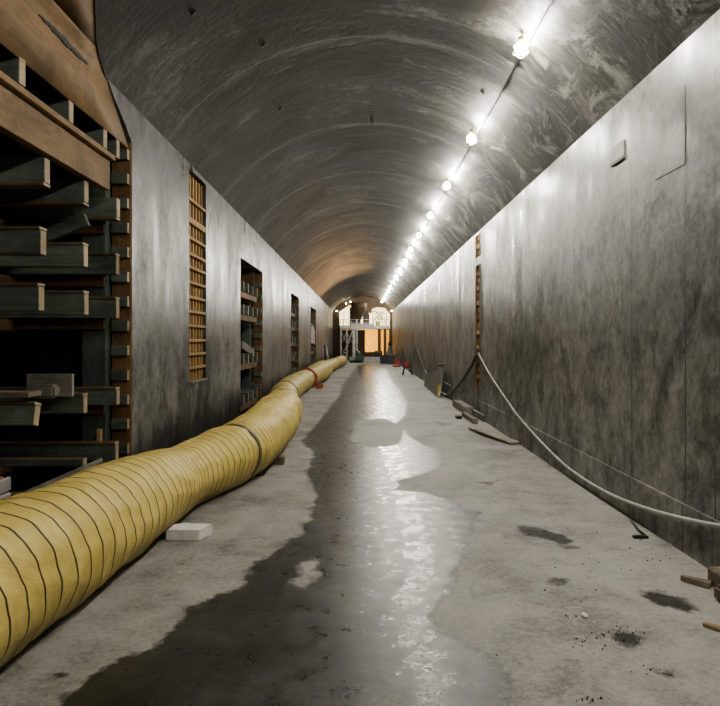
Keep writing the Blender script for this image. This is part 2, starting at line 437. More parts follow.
struct('wall_left', bm, M['wall_l'])
bm = new()      # dark hollows behind the openings
def hollow(y0, y1, z1, depth):
    x0 = XL - depth
    box(bm, (x0 - 0.1, y0, 0), (x0, y1, z1)); box(bm, (x0, y0 - 0.1, 0), (XL - T, y0, z1)); box(bm, (x0, y1, 0), (XL - T, y1 + 0.1, z1))
    box(bm, (x0 - 0.1, y0 - 0.1, z1), (XL - T, y1 + 0.1, z1 + 0.1))
hollow(2.5, 6.45, 4.2, 3.4)
for b0, b1, bz in BAYS: hollow(b0, b1, bz, 2.2)
box(bm, (XL - T - 0.06, SLOT[0] - .1, SLOT[2] - .1), (XL - T, SLOT[1] + .1, ZS))
struct('wall_recess', bm, M['cavity'])
bm = new()
KEY = [(0.63, 3.37), (3.55, 4.04)]; K0, K1 = 13.50, 14.05
box(bm, (XR, Y0, 0), (XR + T, K0, ZS)); box(bm, (XR, K1, 0), (XR + T, YE, ZS))
for z0, z1 in ((0, KEY[0][0]), (KEY[0][1], KEY[1][0]), (KEY[1][1], ZS)): box(bm, (XR, K0, z0), (XR + T, K1, z1))
box(bm, (XR + T, K0 - .2, 0), (XR + T + .1, K1 + .2, ZS))
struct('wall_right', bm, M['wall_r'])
bm = new()
n = 60
kx = XR - 0.022
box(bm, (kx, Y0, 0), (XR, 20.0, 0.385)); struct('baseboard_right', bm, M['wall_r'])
bm = new(); box(bm, (XL - 4, Y0 - .2, 0), (XR + 1, Y0, 6)); struct('wall_back', bm, M['cavity'])

# ------------------------------------------------------------------ setting: vaulted ceiling, with the left edge cut back over the timber bay
A_R = math.atan2(ZS - AZ, XR - AX); A_L = math.atan2(ZS - AZ, XL - AX)
def arch(a, off=0.0): return (AX + (AR + off) * math.cos(a), AZ + (AR + off) * math.sin(a))
NA = 72
def y_cut(a):      # edge of the concrete over the bay
    x, z = arch(a)
    keys = [(-2.34, 5.71), (-2.26, 5.30), (-2.10, 4.89), (-1.95, 4.55), (-1.7, 4.0), (-1.4, 3.2), (-1.2, 2.5)]
    if x >= -1.2: return 2.5
    for (x0, y0), (x1, y1) in zip(keys, keys[1:]):
        if x0 <= x <= x1: return y0 + (y1 - y0) * (x - x0) / (x1 - x0)
    return keys[0][1]
bm = new(); uvl = bm.loops.layers.uv.new('UVMap')
def strip(yfun, mi=0, smooth=True):
    cols = []
    for i in range(NA + 1):
        a = A_R + (A_L - A_R) * i / NA; x, z = arch(a)
        cols.append([(bm.verts.new((x, yy, z)), (a - PI / 2) * AR, yy) for yy in yfun(a)])
    for c0, c1 in zip(cols, cols[1:]):
        for k in range(len(c0) - 1):
            q = (c0[k], c1[k], c1[k + 1], c0[k + 1])
            f = bm.faces.new([w[0] for w in q]); f.smooth = smooth
            for lp_, w in zip(f.loops, q): lp_[uvl].uv = (w[1], w[2])
NYC = 64
strip(lambda a: [y_cut(a) + (YE - y_cut(a)) * k / NYC for k in range(NYC + 1)])
strip(lambda a: [Y0 + (2.5 - Y0) * k / 8 for k in range(9)])
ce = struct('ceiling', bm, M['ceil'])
bm = new()        # outer shell so no light leaks round the lining
for i in range(NA):
    a0 = A_R + (A_L - A_R) * i / NA; a1 = A_R + (A_L - A_R) * (i + 1) / NA
    p0, p1 = arch(a0, 0.35), arch(a1, 0.35)
    poly(bm, [(p0[0], Y0, p0[1]), (p1[0], Y0, p1[1]), (p1[0], YE, p1[1]), (p0[0], YE, p0[1])])
struct('ceiling_shell', bm, M['cavity'])
# small cast-in anchor sockets along the crown and haunch
bm = new()
for (a, yy) in [(PI / 2, 6.2), (PI / 2 - .02, 10.4), (PI / 2, 13.5), (PI / 2, 16.5), (PI / 2, 19.6), (PI / 2, 22.6), (PI / 2 + .42, 7.1), (PI / 2 + .44, 9.0), (PI / 2 + .60, 5.9), (PI / 2 - .5, 8.2)]:
    x, z = arch(a, -0.004); mt = Matrix.Rotation(-(a - PI / 2) , 3, 'Y')
    lathe(bm, [(0.03, 0.0), (0.026, -0.012)], 12, (x, yy, z), mt)
struct('ceiling_sockets', bm, M['black'])

# form plywood finishing the vault over the bay
SEAM_X = -2.255
def arch_angle(x): return math.acos(max(-1, min(1, (x - AX) / AR)))
def ply_sheet(name, angs, wall_z, mat, label):
    bm = new(); cols = []
    prof = []
    if wall_z is not None:
        prof += [(XL - 0.03, wall_z), (XL - 0.03, ZS - 0.1)]
    for a in angs: prof.append(arch(a, 0.02))
    for (x, z) in prof:
        a = arch_angle(min(-1.21, max(-2.33, x)))
        ye = (6.28 if z < 3.72 else (6.28 - (z - 3.72) / 0.38 * 0.60 if z < ZS else y_cut(a) + 0.03)) if wall_z is not None else y_cut(a) + 0.04
        cols.append([(x, 2.53 + (ye - 2.53) * k / 6, z) for k in range(7)])
    vs = [[bm.verts.new(p) for p in c] for c in cols]
    for c0, c1 in zip(vs, vs[1:]):
        for k in range(6): bm.faces.new((c0[k], c0[k + 1], c1[k + 1], c1[k])).smooth = True
    o = obj(name, bm, mat); sm = o.modifiers.new('thick', 'SOLIDIFY'); sm.thickness = 0.02; sm.offset = 0
    return tag(o, label, 'plywood')
aL = A_L
aS = arch_angle(SEAM_X)
ply_sheet('form_plywood', [aL + (aS - aL) * k / 4 for k in range(5)], 3.64, M['ply'],
          'brown plywood sheet above the timber bay, with the bend shadow painted on as a dark smear')
aE = arch_angle(-1.25)
ply_sheet('form_plywood', [aS + 0.0015 + (aE - aS) * k / 8 for k in range(9)], None, M['ply_dark'],
          'darker brown plywood sheet curving up into the vault at top left corner')
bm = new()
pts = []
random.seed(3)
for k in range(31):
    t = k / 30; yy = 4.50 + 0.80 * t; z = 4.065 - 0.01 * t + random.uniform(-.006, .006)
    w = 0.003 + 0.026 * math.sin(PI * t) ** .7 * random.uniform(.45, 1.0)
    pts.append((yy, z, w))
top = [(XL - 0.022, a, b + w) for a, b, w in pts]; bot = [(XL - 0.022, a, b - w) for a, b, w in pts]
prism(bm, top + bot[::-1], (0.018, 0, 0))  # dark strip painting the gap and its shadow at the spring bend
tag(obj('gap_shade', bm, M['black']), 'painted gap and shadow, a dark smear across the brown plywood above the bay', 'shade')

# ------------------------------------------------------------------ timber helpers
GBE = lambda: [M['green'], M['brown'], M['cut']]
def joist_mesh(L, w, h, strip=0):
    bm = new(); box(bm, (-L, -w / 2, -h / 2), (0, w / 2, h / 2), (2, 2, 0, 0, 1, 1))
    if strip > 0: box(bm, (-L, -w / 2 - .012, h / 2 + .001), (-.002, w / 2 + .012, h / 2 + .026), (2, 2, 1, 1, 1, 1))
    if strip < 0: box(bm, (-L, -w / 2 - .012, -h / 2 - .026), (-.002, w / 2 + .012, -h / 2 - .001), (2, 2, 1, 1, 1, 1))
    bevel(bm, 0.004)
    me = bpy.data.meshes.new('joist'); bm.to_mesh(me); bm.free()
    for m in GBE(): me.materials.append(m)
    return me
def joist(me, x, y, z, label, group, rz=0.0, ry=0.0):
    o = bpy.data.objects.new('joist', me); C.objects.link(o); o.location = (x, y, z); o.rotation_euler = (0, ry, rz)
    return tag(o, label, 'timber', group)
def timber(name, a, b, mats, label, group=None, cat='timber', faces=(2, 2, 0, 0, 1, 1), mtx=None, loc=None, bv=0.003):
    bm = new(); box(bm, a, b, faces if len(mats) > 1 else (0,) * 6); bevel(bm, bv)
    if mtx is not None: bm.transform(mtx)
    if loc is None: loc = (Vector(a) + Vector(b)) / 2 if mtx is None else mtx @ ((Vector(a) + Vector(b)) / 2)
    return tag(obj(name, bm, mats, None, loc), label, cat, group)
def jamb_form(y_face, x0, x1, z0, z1, pitch, zfirst, ch, label, near=True, sgn=-1):
    """plywood stop-end standing across the opening with cleats nailed to it"""
    t = thing('stop_end_form', label, 'formwork', ((x0 + x1) / 2, y_face, z0))
    o3 = Vector(t.location)
    def part(nm, bm, mat): return obj(nm, bm, mat, t)
    bm = new(); box(bm, (x0, min(y_face, y_face - sgn * 0.02), z0), (x1, max(y_face, y_face - sgn * 0.02), z1)); bmesh.ops.translate(bm, verts=bm.verts[:], vec=-o3)
    part('plywood_face', bm, M['brown_z'])
    z = zfirst; i = 0
    base = None
    while z < z1 - 0.03:
        if base is None:
            bm = new(); box(bm, (x0 + 0.01, -0.06, -ch / 2), (x1 - 0.012, 0.0, ch / 2), (2, 2, 0, 0, 1, 1)); bevel(bm, 0.003)
            bmesh.ops.translate(bm, verts=bm.verts[:], vec=(-o3.x, 0, 0))
            base = obj('cleat', bm, GBE(), t); c = base
        else:
            c = base.copy(); C.objects.link(c); c.parent = t
        c.location = (0.0, 0.0 if sgn < 0 else 0.06, z - o3.z); z += pitch; i += 1
    return t

# ------------------------------------------------------------------ timber bay A (large opening at the left edge)
jamb_form(6.285, XL - 0.195, XL - 0.005, 0.0, 3.70, 0.247, 0.36, 0.105, 'tall brown plywood stop-end with green cleats, closing the big timber bay')
J0 = joist_mesh(1.7, 0.085, 0.19); Jb = joist_mesh(1.7, 0.085, 0.185, -1); J = joist_mesh(1.7, 0.085, 0.18, 1)
Js = joist_mesh(1.7, 0.080, 0.145, 1); Jt = joist_mesh(1.7, 0.085, 0.062)
ROWS = [(3.56, 'directly beneath the brown plywood', [4.3, 5.05, 5.72, 6.02], J), (2.97, 'in row below the pale waler', [4.64, 5.33, 6.00], J),
        (2.42, 'in second row below the pale waler', [4.58, 5.30, 6.00], J), (2.00, 'in row at mid-height of the bay', [4.58, 5.30, 6.00], J),
        (1.15, 'in row carrying the loose boards', [4.50, 5.28, 6.00], Js), (0.62, 'in lowest row just above the duct', [5.27, 6.00], Js)]
ORD = ['nearest', 'second', 'third', 'fourth', 'fifth']
LAST = {2: ['front', 'rear'], 3: ['front', 'middle', 'rear'], 4: ['front', 'second', 'third', 'rearmost']}
for z, where, yy, me in ROWS:
    for k, y in enumerate(yy):
        if len(yy) == 2 and k == 0: me, zz_ = Jt, z + .045
        else: me, zz_ = (Js if z < 1.5 else J if z < 2.7 else Jb if z < 3.2 else J0), z
        dx = random.uniform(-0.015, 0.0)
        joist(me, XL - 0.015 + dx, y, zz_ + random.uniform(-.006, .006), f'{LAST[len(yy)][k]} green joist with pale cut end, {where}', 'joists in the big timber bay', random.uniform(-.01, .03))
        if me is Js and k == 0 and len(yy) == 3: C.objects[-1].rotation_euler.x = math.radians(-14)
    h = 0.25 if 2.7 < z < 3.2 else 0.19 if z > 1.5 else 0.155
    if z < 3.4:
        w2 = where.replace('in ', 'under ', 1)
        timber('ledger', (-3.45, 4.2, z - h / 2 - 0.115), (-3.38, 6.06, z - h / 2 - 0.006), [M['brown']], f'brown ledger running lengthways {w2}', 'ledgers in the big timber bay')
        timber('header_board', (-4.1, 6.085, z - h / 2 - 0.10), (-2.525, 6.125, z - h / 2 - 0.01), [M['brown']], f'thin brown header board {w2}', 'header boards in the big timber bay')
UP = [M['green_z']]
timber('upright_post', (-2.76, 6.135, 0.0), (-2.53, 6.26, 3.44), UP, 'thick dark green upright post beside the plywood stop-end', cat='post')
for x, y, lab in [(-3.56, 4.45, 'dark green upright post deep in the bay, first behind the joist ends'), (-3.56, 5.75, 'dark green upright post deep in the bay, second behind the joist ends'),
                  (-4.55, 5.2, 'dark green upright post at the back of the big timber bay')]:
    timber('upright_post', (x - 0.05, y - 0.07, 0.0), (x + 0.05, y + 0.07, 3.44), UP, lab, cat='post')
# diagonal braces between the rows
for (a, b, lab) in [((-2.50, 5.66, 2.80), (-4.0, 5.66, 2.20), 'dark green diagonal brace between the two upper joist rows'),
]:
    bm = new(); A, B = Vector(a), Vector(b); d = (B - A); L = d.length
    box(bm, (0, -.03, -.06), (L, .03, .06)); bevel(bm, .003)
    q = d.to_track_quat('X', 'Z').to_matrix().to_4x4(); bm.transform(Matrix.Translation(A) @ q)
    tag(obj('brace', bm, M['green']), lab, 'timber')
# big waler across the bay mouth
w = thing('waler', 'big pale double timber waler slanting across top of the bay', 'timber', (XL - 0.02, 4.2, 3.08))
bm = new(); box(bm, (-0.04, -1.62, 0.0), (0.03, 1.53, 0.275)); bevel(bm, .004); obj('waler_plank', bm, M['waler'], w)
bm = new(); box(bm, (-0.10, -1.62, 0.277), (0.075, 1.55, 0.325)); bevel(bm, .004); obj('top_plate', bm, M['waler'], w)
bm = new(); box(bm, (-0.09, -1.62, 0.02), (-0.042, 1.50, 0.275)); bevel(bm, .004); obj('backing_plank', bm, M['brown'], w)
# loose pieces on the low rows
zr = 1.15 + .0775
timber('loose_board', (-2.78, 5.15, zr), (-2.40, 5.19, zr + 0.19), [M['grey_wood']], 'grey board standing on edge on the low joists', mtx=None)
bm = new(); box(bm, (-2.66, 4.98, zr + .001), (-2.47, 5.10, zr + .11)); bevel(bm, .02, 2)
bm.transform(Matrix.Translation((0, 0, 0)))
tag(obj('timber_offcut', bm, M['grey_wood']), 'chunky grey timber offcut lying in front of the standing board', 'offcut')
timber('loose_plank', (-3.6, 4.40, zr + .062), (-2.36, 4.58, zr + .10), [M['scrap']], 'pale brown plank lying flat on the low joists')
timber('peg', (-2.57, 6.02, 0.70), (-2.53, 6.07, 0.83), [M['scrap_y']], 'short pale wooden peg standing on the lowest joist')
A, B = Vector((-2.85, 4.78, 0.40)), Vector((-2.38, 5.62, 0.60)); d = B - A
bm = new(); box(bm, (0, -.02, -.07), (d.length, .02, .07)); bevel(bm, .004)
q = d.to_track_quat('X', 'Z').to_matrix().to_4x4() @ Matrix.Rotation(math.radians(70), 4, 'X'); bm.transform(Matrix.Translation(A) @ q)
tag(obj('loose_plank', bm, M['grey_wood']), 'grey plank slanting up between the lowest joists behind the duct', 'timber')
timber('loose_board', (-3.3, 4.62, .50), (-2.42, 4.72, .545), [M['brown']], 'brown board lying low behind the duct, beside the pink packs', cat='timber')
for xx in (-3.2, -2.6): timber('bearer', (xx - .05, 4.30, 0), (xx + .05, 4.74, .498), UP, 'dark timber bearer hidden low behind the duct', 'bearers under the brown board')
for xx in (-2.95, -2.55): timber('pack_bearer', (xx - .05, 3.98, 0), (xx + .05, 4.24, .548), UP, 'dark timber bearer beneath the pink packs', 'bearers under the pink packs')
# wrapped packs at the left edge
zb = 0.55
for k, lab in enumerate(['lower pink wrapped pack at left edge, under its twin', 'upper pink wrapped pack at left edge, topmost of the two']):
    t = thing('wrapped_pack', lab, 'pack', (-2.75, 4.03, zb + k * 0.105 + (0.0)), math.radians(4 if k else 0), 'pink packs in the bay')
    t.location.y = 4.12
    bm = new(); box(bm, (-.40, -.17, 0), (.30, .17, .10)); bevel(bm, .015, 2); obj('pack_body', bm, M['pink'], t)
    bm = new(); box(bm, (.303, -.165, .004), (.335, .165, .099)); bevel(bm, .008); obj('end_flap', bm, M['greypl'], t)
    bm = new(); box(bm, (.20, -.172, -.0), (.23, .172, .102)); obj('strap', bm, M['greypl'], t)

# ------------------------------------------------------------------ smaller bays B, C, D
def small_bay(idx, y0, y1, zt, rows, yy, which, upy):
    jamb_form(y1 - 0.03, XL - 0.215, XL - 0.01, 0.0, zt - 0.01, 0.30, 0.30, 0.11, f'plywood stop-end with green cleats at far side of {which}')
    J2 = joist_mesh(1.3, 0.07, 0.20)
    for r, (z, rl) in enumerate(rows):
        for k, y in enumerate(yy):
            joist(J2, XL - 0.02, y, z, f'{["front", "second", "third", "rear"][k] if len(yy) == 4 else ["front", "rear"][k]} joist, pale end, {rl} of {which}', f'joists in {which}')
        timber('header_board', (XL - 1.4, y0 + 0.03, z - 0.225), (XL - 0.05, yy[-1] + .12, z - 0.11), [M['brown']], f'brown header shelf under {rl} of {which}', f'headers in {which}')
    for k, (x, y) in enumerate(upy):
        zz = 0.0
        timber('upright_post', (x - .09, y - .06, 0), (x + .09, y + .06, zt - 0.02), UP, f'{["near", "far"][k]} dark green upright post inside {which}', f'posts in {which}', 'post')
b0, b1, bz = BAYS[0]
n1 = 'the narrow bay past the lattice'
small_bay(0, b0, b1, bz, [(2.78, 'top row'), (2.32, 'second row'), (1.32, 'third row'), (0.50, 'bottom row')], [12.45, 12.95, 13.5, 14.05], n1, [(XL - 0.33, 14.38), (XL - 1.6, 13.0)])
timber('plywood_panel', (XL - .9, 14.20, 2.92), (XL - 0.12, 14.22, 3.26), [M['ply']], 'plywood panel at head of the first narrow bay', cat='plywood', loc=None)
m_ = Matrix.Translation((XL - 0.30, 13.2, 1.50)) @ Matrix.Rotation(math.radians(-8), 4, 'X')
timber('loose_board', (-.3, -.7, -.07), (.24, .7, .09), [M['grey_wood']], 'grey board bundle lying on third joist row of the first narrow bay', mtx=m_)
b0, b1, bz = BAYS[1]
small_bay(1, b0, b1, bz, [(2.75, 'top row'), (2.25, 'second row'), (1.72, 'third row'), (1.2, 'fourth row'), (0.6, 'bottom row')], [21.3, 22.3], 'the second narrow bay', [(XL - 0.32, 22.95)])
b0, b1, bz = BAYS[2]
small_bay(2, b0, b1, bz, [(2.6, 'top row'), (1.25, 'middle row'), (0.6, 'bottom row')], [29.6, 30.9], 'the farthest narrow bay', [(XL - 0.32, 31.7)])
bm = new(); prism(bm, [(XL - .04, 29.0, 1.55), (XL - .04, 31.6, 1.50), (XL - .04, 31.4, 2.2), (XL - .04, 30.4, 2.4), (XL - .04, 29.2, 2.3)], (.03, 0, 0))
tag(obj('loose_sheet', bm, M['greypl']), 'pale grey sheet propped in mouth of the farthest narrow bay', 'sheet')

# ------------------------------------------------------------------ lattice form in the tall slot
s0, s1, z0, z1 = SLOT
t = thing('lattice_form', 'tall yellow timber lattice set in a slot of the left wall', 'formwork', (XL, s0, z0))
bm = new(); box(bm, (-0.15, 0.005, 0.02), (-0.13, s1 - s0 - .02, z1 - z0 - .02)); obj('back_panel', bm, M['slat_back'], t)
W = s1 - s0
for k in range(6):
    y = 0.03 + (W - 0.11) * k / 5
    bm = new(); box(bm, (-0.125, y, 0.03), (-0.045, y + 0.05, z1 - z0 - .03)); obj('slat', bm, M['slat'], t)
pxs = [198, 219, 237, 253, 266.5, 281.5, 296.5, 311, 325.5, 340.5, 354.5, 368.5]
for k, yp in enumerate(pxs):
    zz = CAM + (VY - yp) * 8.45 / F - z0
    th = 0.042 if k == 1 else 0.020
    bm = new(); box(bm, (-0.044, 0.006, zz - th), (-0.004, W - .006, zz + th)); bevel(bm, .003); obj('crossbar', bm, M['slat'], t)
bm = new(); box(bm, (-0.22, 0.005, 0.002), (0.03, W - .005, 0.028)); bevel(bm, .004); obj('sill_board', bm, M['grey_wood'], t)

# ------------------------------------------------------------------ key forms in the right wall
for (z0, z1), lab in zip(KEY, ['long narrow brown timber key form set upright in the right wall', 'short brown timber key form above it, under the vault']):
    t = thing('key_form', lab, 'formwork', (XR, K0, z0))
    bm = new(); box(bm, (0.09, 0.01, 0.01), (0.11, K1 - K0 - .01, z1 - z0 - .01)); obj('back_panel', bm, M['cavity'], t)
    for y in (0.01, K1 - K0 - 0.07):
        bm = new(); box(bm, (0.0 - 0.012, y, 0.005), (0.088, y + 0.06, z1 - z0 - .005)); bevel(bm, .003); obj('side_rail', bm, M['brown_z'] if y > .1 else M['scrap'], t)
    z = 0.04; i = 0
    while z < z1 - z0 - 0.12:
        bm = new(); yA = 0.075 if i % 2 == 0 else 0.24
        box(bm, (0.004, yA, z), (0.088, yA + 0.23, z + 0.085)); bevel(bm, .003); obj('block', bm, M['scrap_y'] if i % 3 else M['brown'], t)
        z += 0.165; i += 1

# raised square plate and faint repair patch on right wall
Yp = F * XR / (612 - VX); Yq = F * XR / (625 - VX)
z_t = CAM + (VY - 139) * Yq / F; z_b = CAM + (VY - 167) * Yp / F
t = thing('cover_plate', 'small square grey cover plate high on the right wall', 'plate', (XR, (Yp + Yq) / 2, (z_t + z_b) / 2))
hy, hz = (Yp - Yq) / 2, (z_t - z_b) / 2
bm = new(); box(bm, (-0.013, -hy, -hz), (-0.001, hy, hz)); bevel(bm, .004); obj('plate', bm, M['concrete_pale'], t)
bm = new(); box(bm, (-0.019, -hy, -hz), (-0.0135, hy, -hz + .03)); obj('bottom_lip', bm, M['dark'], t)
bm = new()
pa, pb = P(655, 180, F * XR / (655 - VX)), P(685, 165, F * XR / (685 - VX))
for (ya, za, yb, zb) in [(pa.y, pa.z, pb.y, pa.z), (pb.y, pa.z, pb.y, pa.z + 0.62)]:
    box(bm, (XR - .004, min(ya, yb) - .004, min(za, zb) - .004), (XR + .001, max(ya, yb) + .004, max(za, zb) + .004))
struct('trim_1', bm, M['panel'])

# ------------------------------------------------------------------ ventilation duct
PATH = [(0.4, -2.22, .39), (2.0, -2.12, .39), (3.3, -2.02, .39), (4.2, -1.95, .385), (5.1, -1.90, .375), (5.9, -1.86, .335), (6.35, -1.80, .32), (6.9, -1.64, .35), (7.4, -1.50, .365), (8.2, -1.42, .375),
        (9.4, -1.41, .39), (10.8, -1.44, .395), (12.0, -1.52, .38), (13.2, -1.68, .355), (15.0, -1.87, .345), (17.5, -1.97, .345), (20.5, -1.96, .34), (22.3, -1.92, .335), (24.5, -1.72, .40), (27.5, -1.66, .40), (30, -1.74, .35), (34, -1.62, .33), (38, -1.42, .34), (41.5, -1.25, .345)]
def cr(p0, p1, p2, p3, t):
    return 0.5 * ((2 * p1) + (-p0 + p2) * t + (2 * p0 - 5 * p1 + 4 * p2 - p3) * t * t + (-p0 + 3 * p1 - 3 * p2 + p3) * t ** 3)
def path_at(y):
    for i in range(len(PATH) - 1):
        if PATH[i][0] <= y <= PATH[i + 1][0]:
            a, b, c, d = PATH[max(i - 1, 0)], PATH[i], PATH[i + 1], PATH[min(i + 2, len(PATH) - 1)]
            t = (y - b[0]) / (c[0] - b[0])
            return cr(a[1], b[1], c[1], d[1], t), cr(a[2], b[2], c[2], d[2], t)
    return PATH[-1][1], PATH[-1][2]
duct = thing('ventilation_duct', 'long ribbed yellow fabric air duct lying along the left wall', 'duct', (-2.0, 3.0, 0))
D0 = Vector(duct.location)
def pitch_at(y):
    ks = [(0, .155), (4.6, .15), (5.7, .115), (7.3, .105), (7.8, .115), (12, .12), (16, .14), (50, .14)]
    for (a, b), (c, d) in zip(ks, ks[1:]):
        if a <= y <= c: return b + (d - b) * (y - a) / (c - a)
    return .14
def duct_length(ya, yb, mat, s0, seg=40, step=0.0215, pinch=True):
    bm = new(); uv = bm.loops.layers.uv.new('UVMap'); rings = []; s = s0; prev = None; y = ya; HP = 0.145
    while True:
        xc, r = path_at(y); x2, _ = path_at(min(y + .05, 41.4)); x1, _ = path_at(max(y - .05, .45))
        tx = (x2 - x1) / 0.1
        e = min(y - ya, yb - y)
        rr = r * (1 - (0.10 * math.exp(-max(0, e) / 0.07) if y < 12 else 0.15 * math.exp(-max(0, e) / 0.3)))
        d = Vector((tx, 1, 0)).normalized(); a = Vector((d.y, -d.x, 0))
        ring = []
        for k in range(seg):
            th = 2 * PI * k / seg
            phk = (s + k / seg) % 1.0
            scal = 1 - 0.014 * math.sin(PI * phk)
            nz = mnoise.noise(Vector((xc * 2 + math.cos(th) * 1.4, y * 2.2, math.sin(th) * 1.4))) * 0.022 + mnoise.noise(Vector((math.cos(th) * 4, y * 3.0 + math.sin(th) * 2.0, math.sin(th) * 4))) * 0.012
            q = rr * (scal + nz / max(r, .1) * 1.0)
            p = Vector((xc, y, r * 0.985)) + a * (math.cos(th) * q * 1.01) + Vector((0, 0, 1)) * (math.sin(th) * q)
            if p.z < 0.012: p.z = 0.012 + 0.02 * (p.z - 0.012)
            if p.z < 0.008: p.z = 0.008
            ring.append(bm.verts.new(p - D0))
        rings.append((ring, s))
        if y >= yb: break
        yn = min(y + step, yb); s += (yn - y) * math.sqrt(1 + tx * tx) / pitch_at(y); y = yn
    for (r0, sa), (r1, sb) in zip(rings, rings[1:]):
        for k in range(seg):
            f = bm.faces.new((r0[k], r0[(k + 1) % seg], r1[(k + 1) % seg], r1[k])); f.smooth = True
            for lp_, (sv, kv) in zip(f.loops, ((sa, k), (sa, k + 1), (sb, k + 1), (sb, k))): lp_[uv].uv = (sv, kv / seg)
    o = obj('duct_length', bm, mat, duct); return s
CUTS = [0.5, 7.35, 12.55, 15.6, 22.2, 29.5, 36.5, 41.4]
s = 0
for i, (a, b) in enumerate(zip(CUTS, CUTS[1:])):
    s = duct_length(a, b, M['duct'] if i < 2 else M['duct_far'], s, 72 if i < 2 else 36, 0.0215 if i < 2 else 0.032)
for yb in CUTS[1:-1]:
    xc, r = path_at(yb); x2, _ = path_at(yb + .05); x1, _ = path_at(yb - .05); d = Vector(((x2 - x1) / .1, 1, 0)).normalized(); a = Vector((d.y, -d.x, 0))
    bm = new(); rings = []
    for (off, q) in ((-0.045, .915), (-0.04, .955), (0.04, .955), (0.045, .915)):
        ring = []
        for k in range(36):
            th = 2 * PI * k / 36; p = Vector((xc, yb, r * .985)) + d * off + a * math.cos(th) * r * q + Vector((0, 0, math.sin(th) * r * q))
            p.z = max(p.z, 0.006); ring.append(bm.verts.new(p - D0))
        rings.append(ring)
    for r0, r1 in zip(rings, rings[1:]):
        for k in range(36): bm.faces.new((r0[k], r0[(k + 1) % 36], r1[(k + 1) % 36], r1[k])).smooth = True
    obj('coupling_band', bm, M['band'], duct)
xc, r = path_at(41.4); bm = new(); tube(bm, [Vector((xc + r * .97 * math.cos(2 * PI * k / 24), 41.42, r + r * .97 * math.sin(2 * PI * k / 24))) - D0 for k in range(25)], 0.02, 6, False)
obj('end_hoop', bm, M['band'], duct)

# orange-red cradle frame hugging the duct where it bends away
xc, r = path_at(22.2)
Rk = r * 0.93
bm = new(); rg = []
for k in range(25):
    th = math.radians(-62 + 205 * k / 24); c_, s_ = math.cos(th), math.sin(th)
    rg.append([bm.verts.new(Vector((xc + q * c_, 22.2 + yy, r + q * s_)) - D0) for q, yy in ((Rk, -.30), (Rk + .06, -.30), (Rk + .06, .30), (Rk, .30))])
for v0, v1 in zip(rg, rg[1:]):
    for k in range(4): bm.faces.new((v0[k], v0[(k + 1) % 4], v1[(k + 1) % 4], v1[k]))
bm.faces.new(rg[0][::-1]); bm.faces.new(rg[-1]); obj('coupling_collar', bm, M['orange'], duct)['label'] = 'orange-red collar'
bm = new(); box(bm, (xc + .36, 21.78, 0.002), (xc + .58, 22.06, .17)); bevel(bm, .01)
tag(obj('foot_block', bm, M['orange'], None, (xc + .47, 21.92, 0)), 'small orange-red block on the floor beside the duct collar', 'block')

# ------------------------------------------------------------------ things beside the duct
c = floor_pt(168, 535)
t_ = floor_pt(190, 537)
bm = new()
pts = [(-.17, -.10), (.12, -.115), (.185, .06), (-.06, .11), (-.18, .03)]
prism(bm, [(x, y, 0) for x, y in pts], (0, 0, .088)); bmesh.ops.subdivide_edges(bm, edges=bm.edges[:], cuts=3, use_grid_fill=True)
for v in bm.verts: v.co += Vector([mnoise.noise(v.co * 9 + Vector((i * 7.3, 0, 0))) * .010 for i in range(3)]); v.co.z = max(v.co.z, 0)
x, y = floor_pt(189, 536.5)
bmesh.ops.translate(bm, verts=bm.verts[:], vec=(x, y, 0.002))
tag(obj('foam_block', bm, M['foam'], None, (x, y, 0)), 'white broken foam block on the floor against the near duct', 'block')
x, y = floor_pt(275.5, 464)
timber('timber_offcut', (x - .02, y - .05, .001), (x + .12, y + .09, .105), [M['scrap']], 'small brown wood offcut on the floor past the duct coupling', cat='offcut')
x, y = floor_pt(260, 476)
bm = new(); tube(bm, [(x - .05, y, .015), (x, y - .02, .012), (x + .04, y + .02, .012), (x + .05, y + .10, .04), (x + .04, y + .14, .09)], .011, 6)
tag(obj('wire_end', bm, M['black']), 'black bent wire end poking out beneath the duct coupling', 'wire')

# ------------------------------------------------------------------ right side: timbers, plank, straps, scraps
def lying(name, pA, pB, w, h, z, mat, label, cat='timber', taper=1.0, nrm=None):
    A = Vector((*floor_pt(*pA), 0)); B = Vector((*floor_pt(*pB), 0)); d = B - A; L = d.length
    bm = new(); box(bm, (-L / 2, -w / 2, 0), (L / 2, w / 2, h))
    for v in bm.verts:
        if v.co.x < 0: v.co.y *= taper
    bevel(bm, .004)
    o = obj(name, bm, mat); o.location = ((A.x + B.x) / 2, (A.y + B.y) / 2, z); o.rotation_euler = (0, 0, math.atan2(d.y, d.x))
    return tag(o, label, cat)
lying('squared_timber', (475.5, 424.2), (464.0, 416.6), .10, .10, .006, M['grey_wood'], 'grey squared timber on floor by right wall, outer of the near pair')
lying('squared_timber', (485.5, 422.0), (471.5, 413.6), .11, .13, .006, M['grey_wood'], 'grey squared timber on floor by right wall, inner of the near pair')
lying('squared_timber', (469.5, 415.0), (456.5, 406.5), .20, .17, .006, M['grey_wood'], 'grey squared timber lying beyond the pair along the right wall')
x, y = floor_pt(459.5, 418.0)
bm = new(); box(bm, (x - .09, y - .18, .002), (x + .03, y + .05, .06)); bevel(bm, .01); tag(obj('black_wedge', bm, M['black']), 'small black wedge on floor beside the grey timbers', 'wedge')
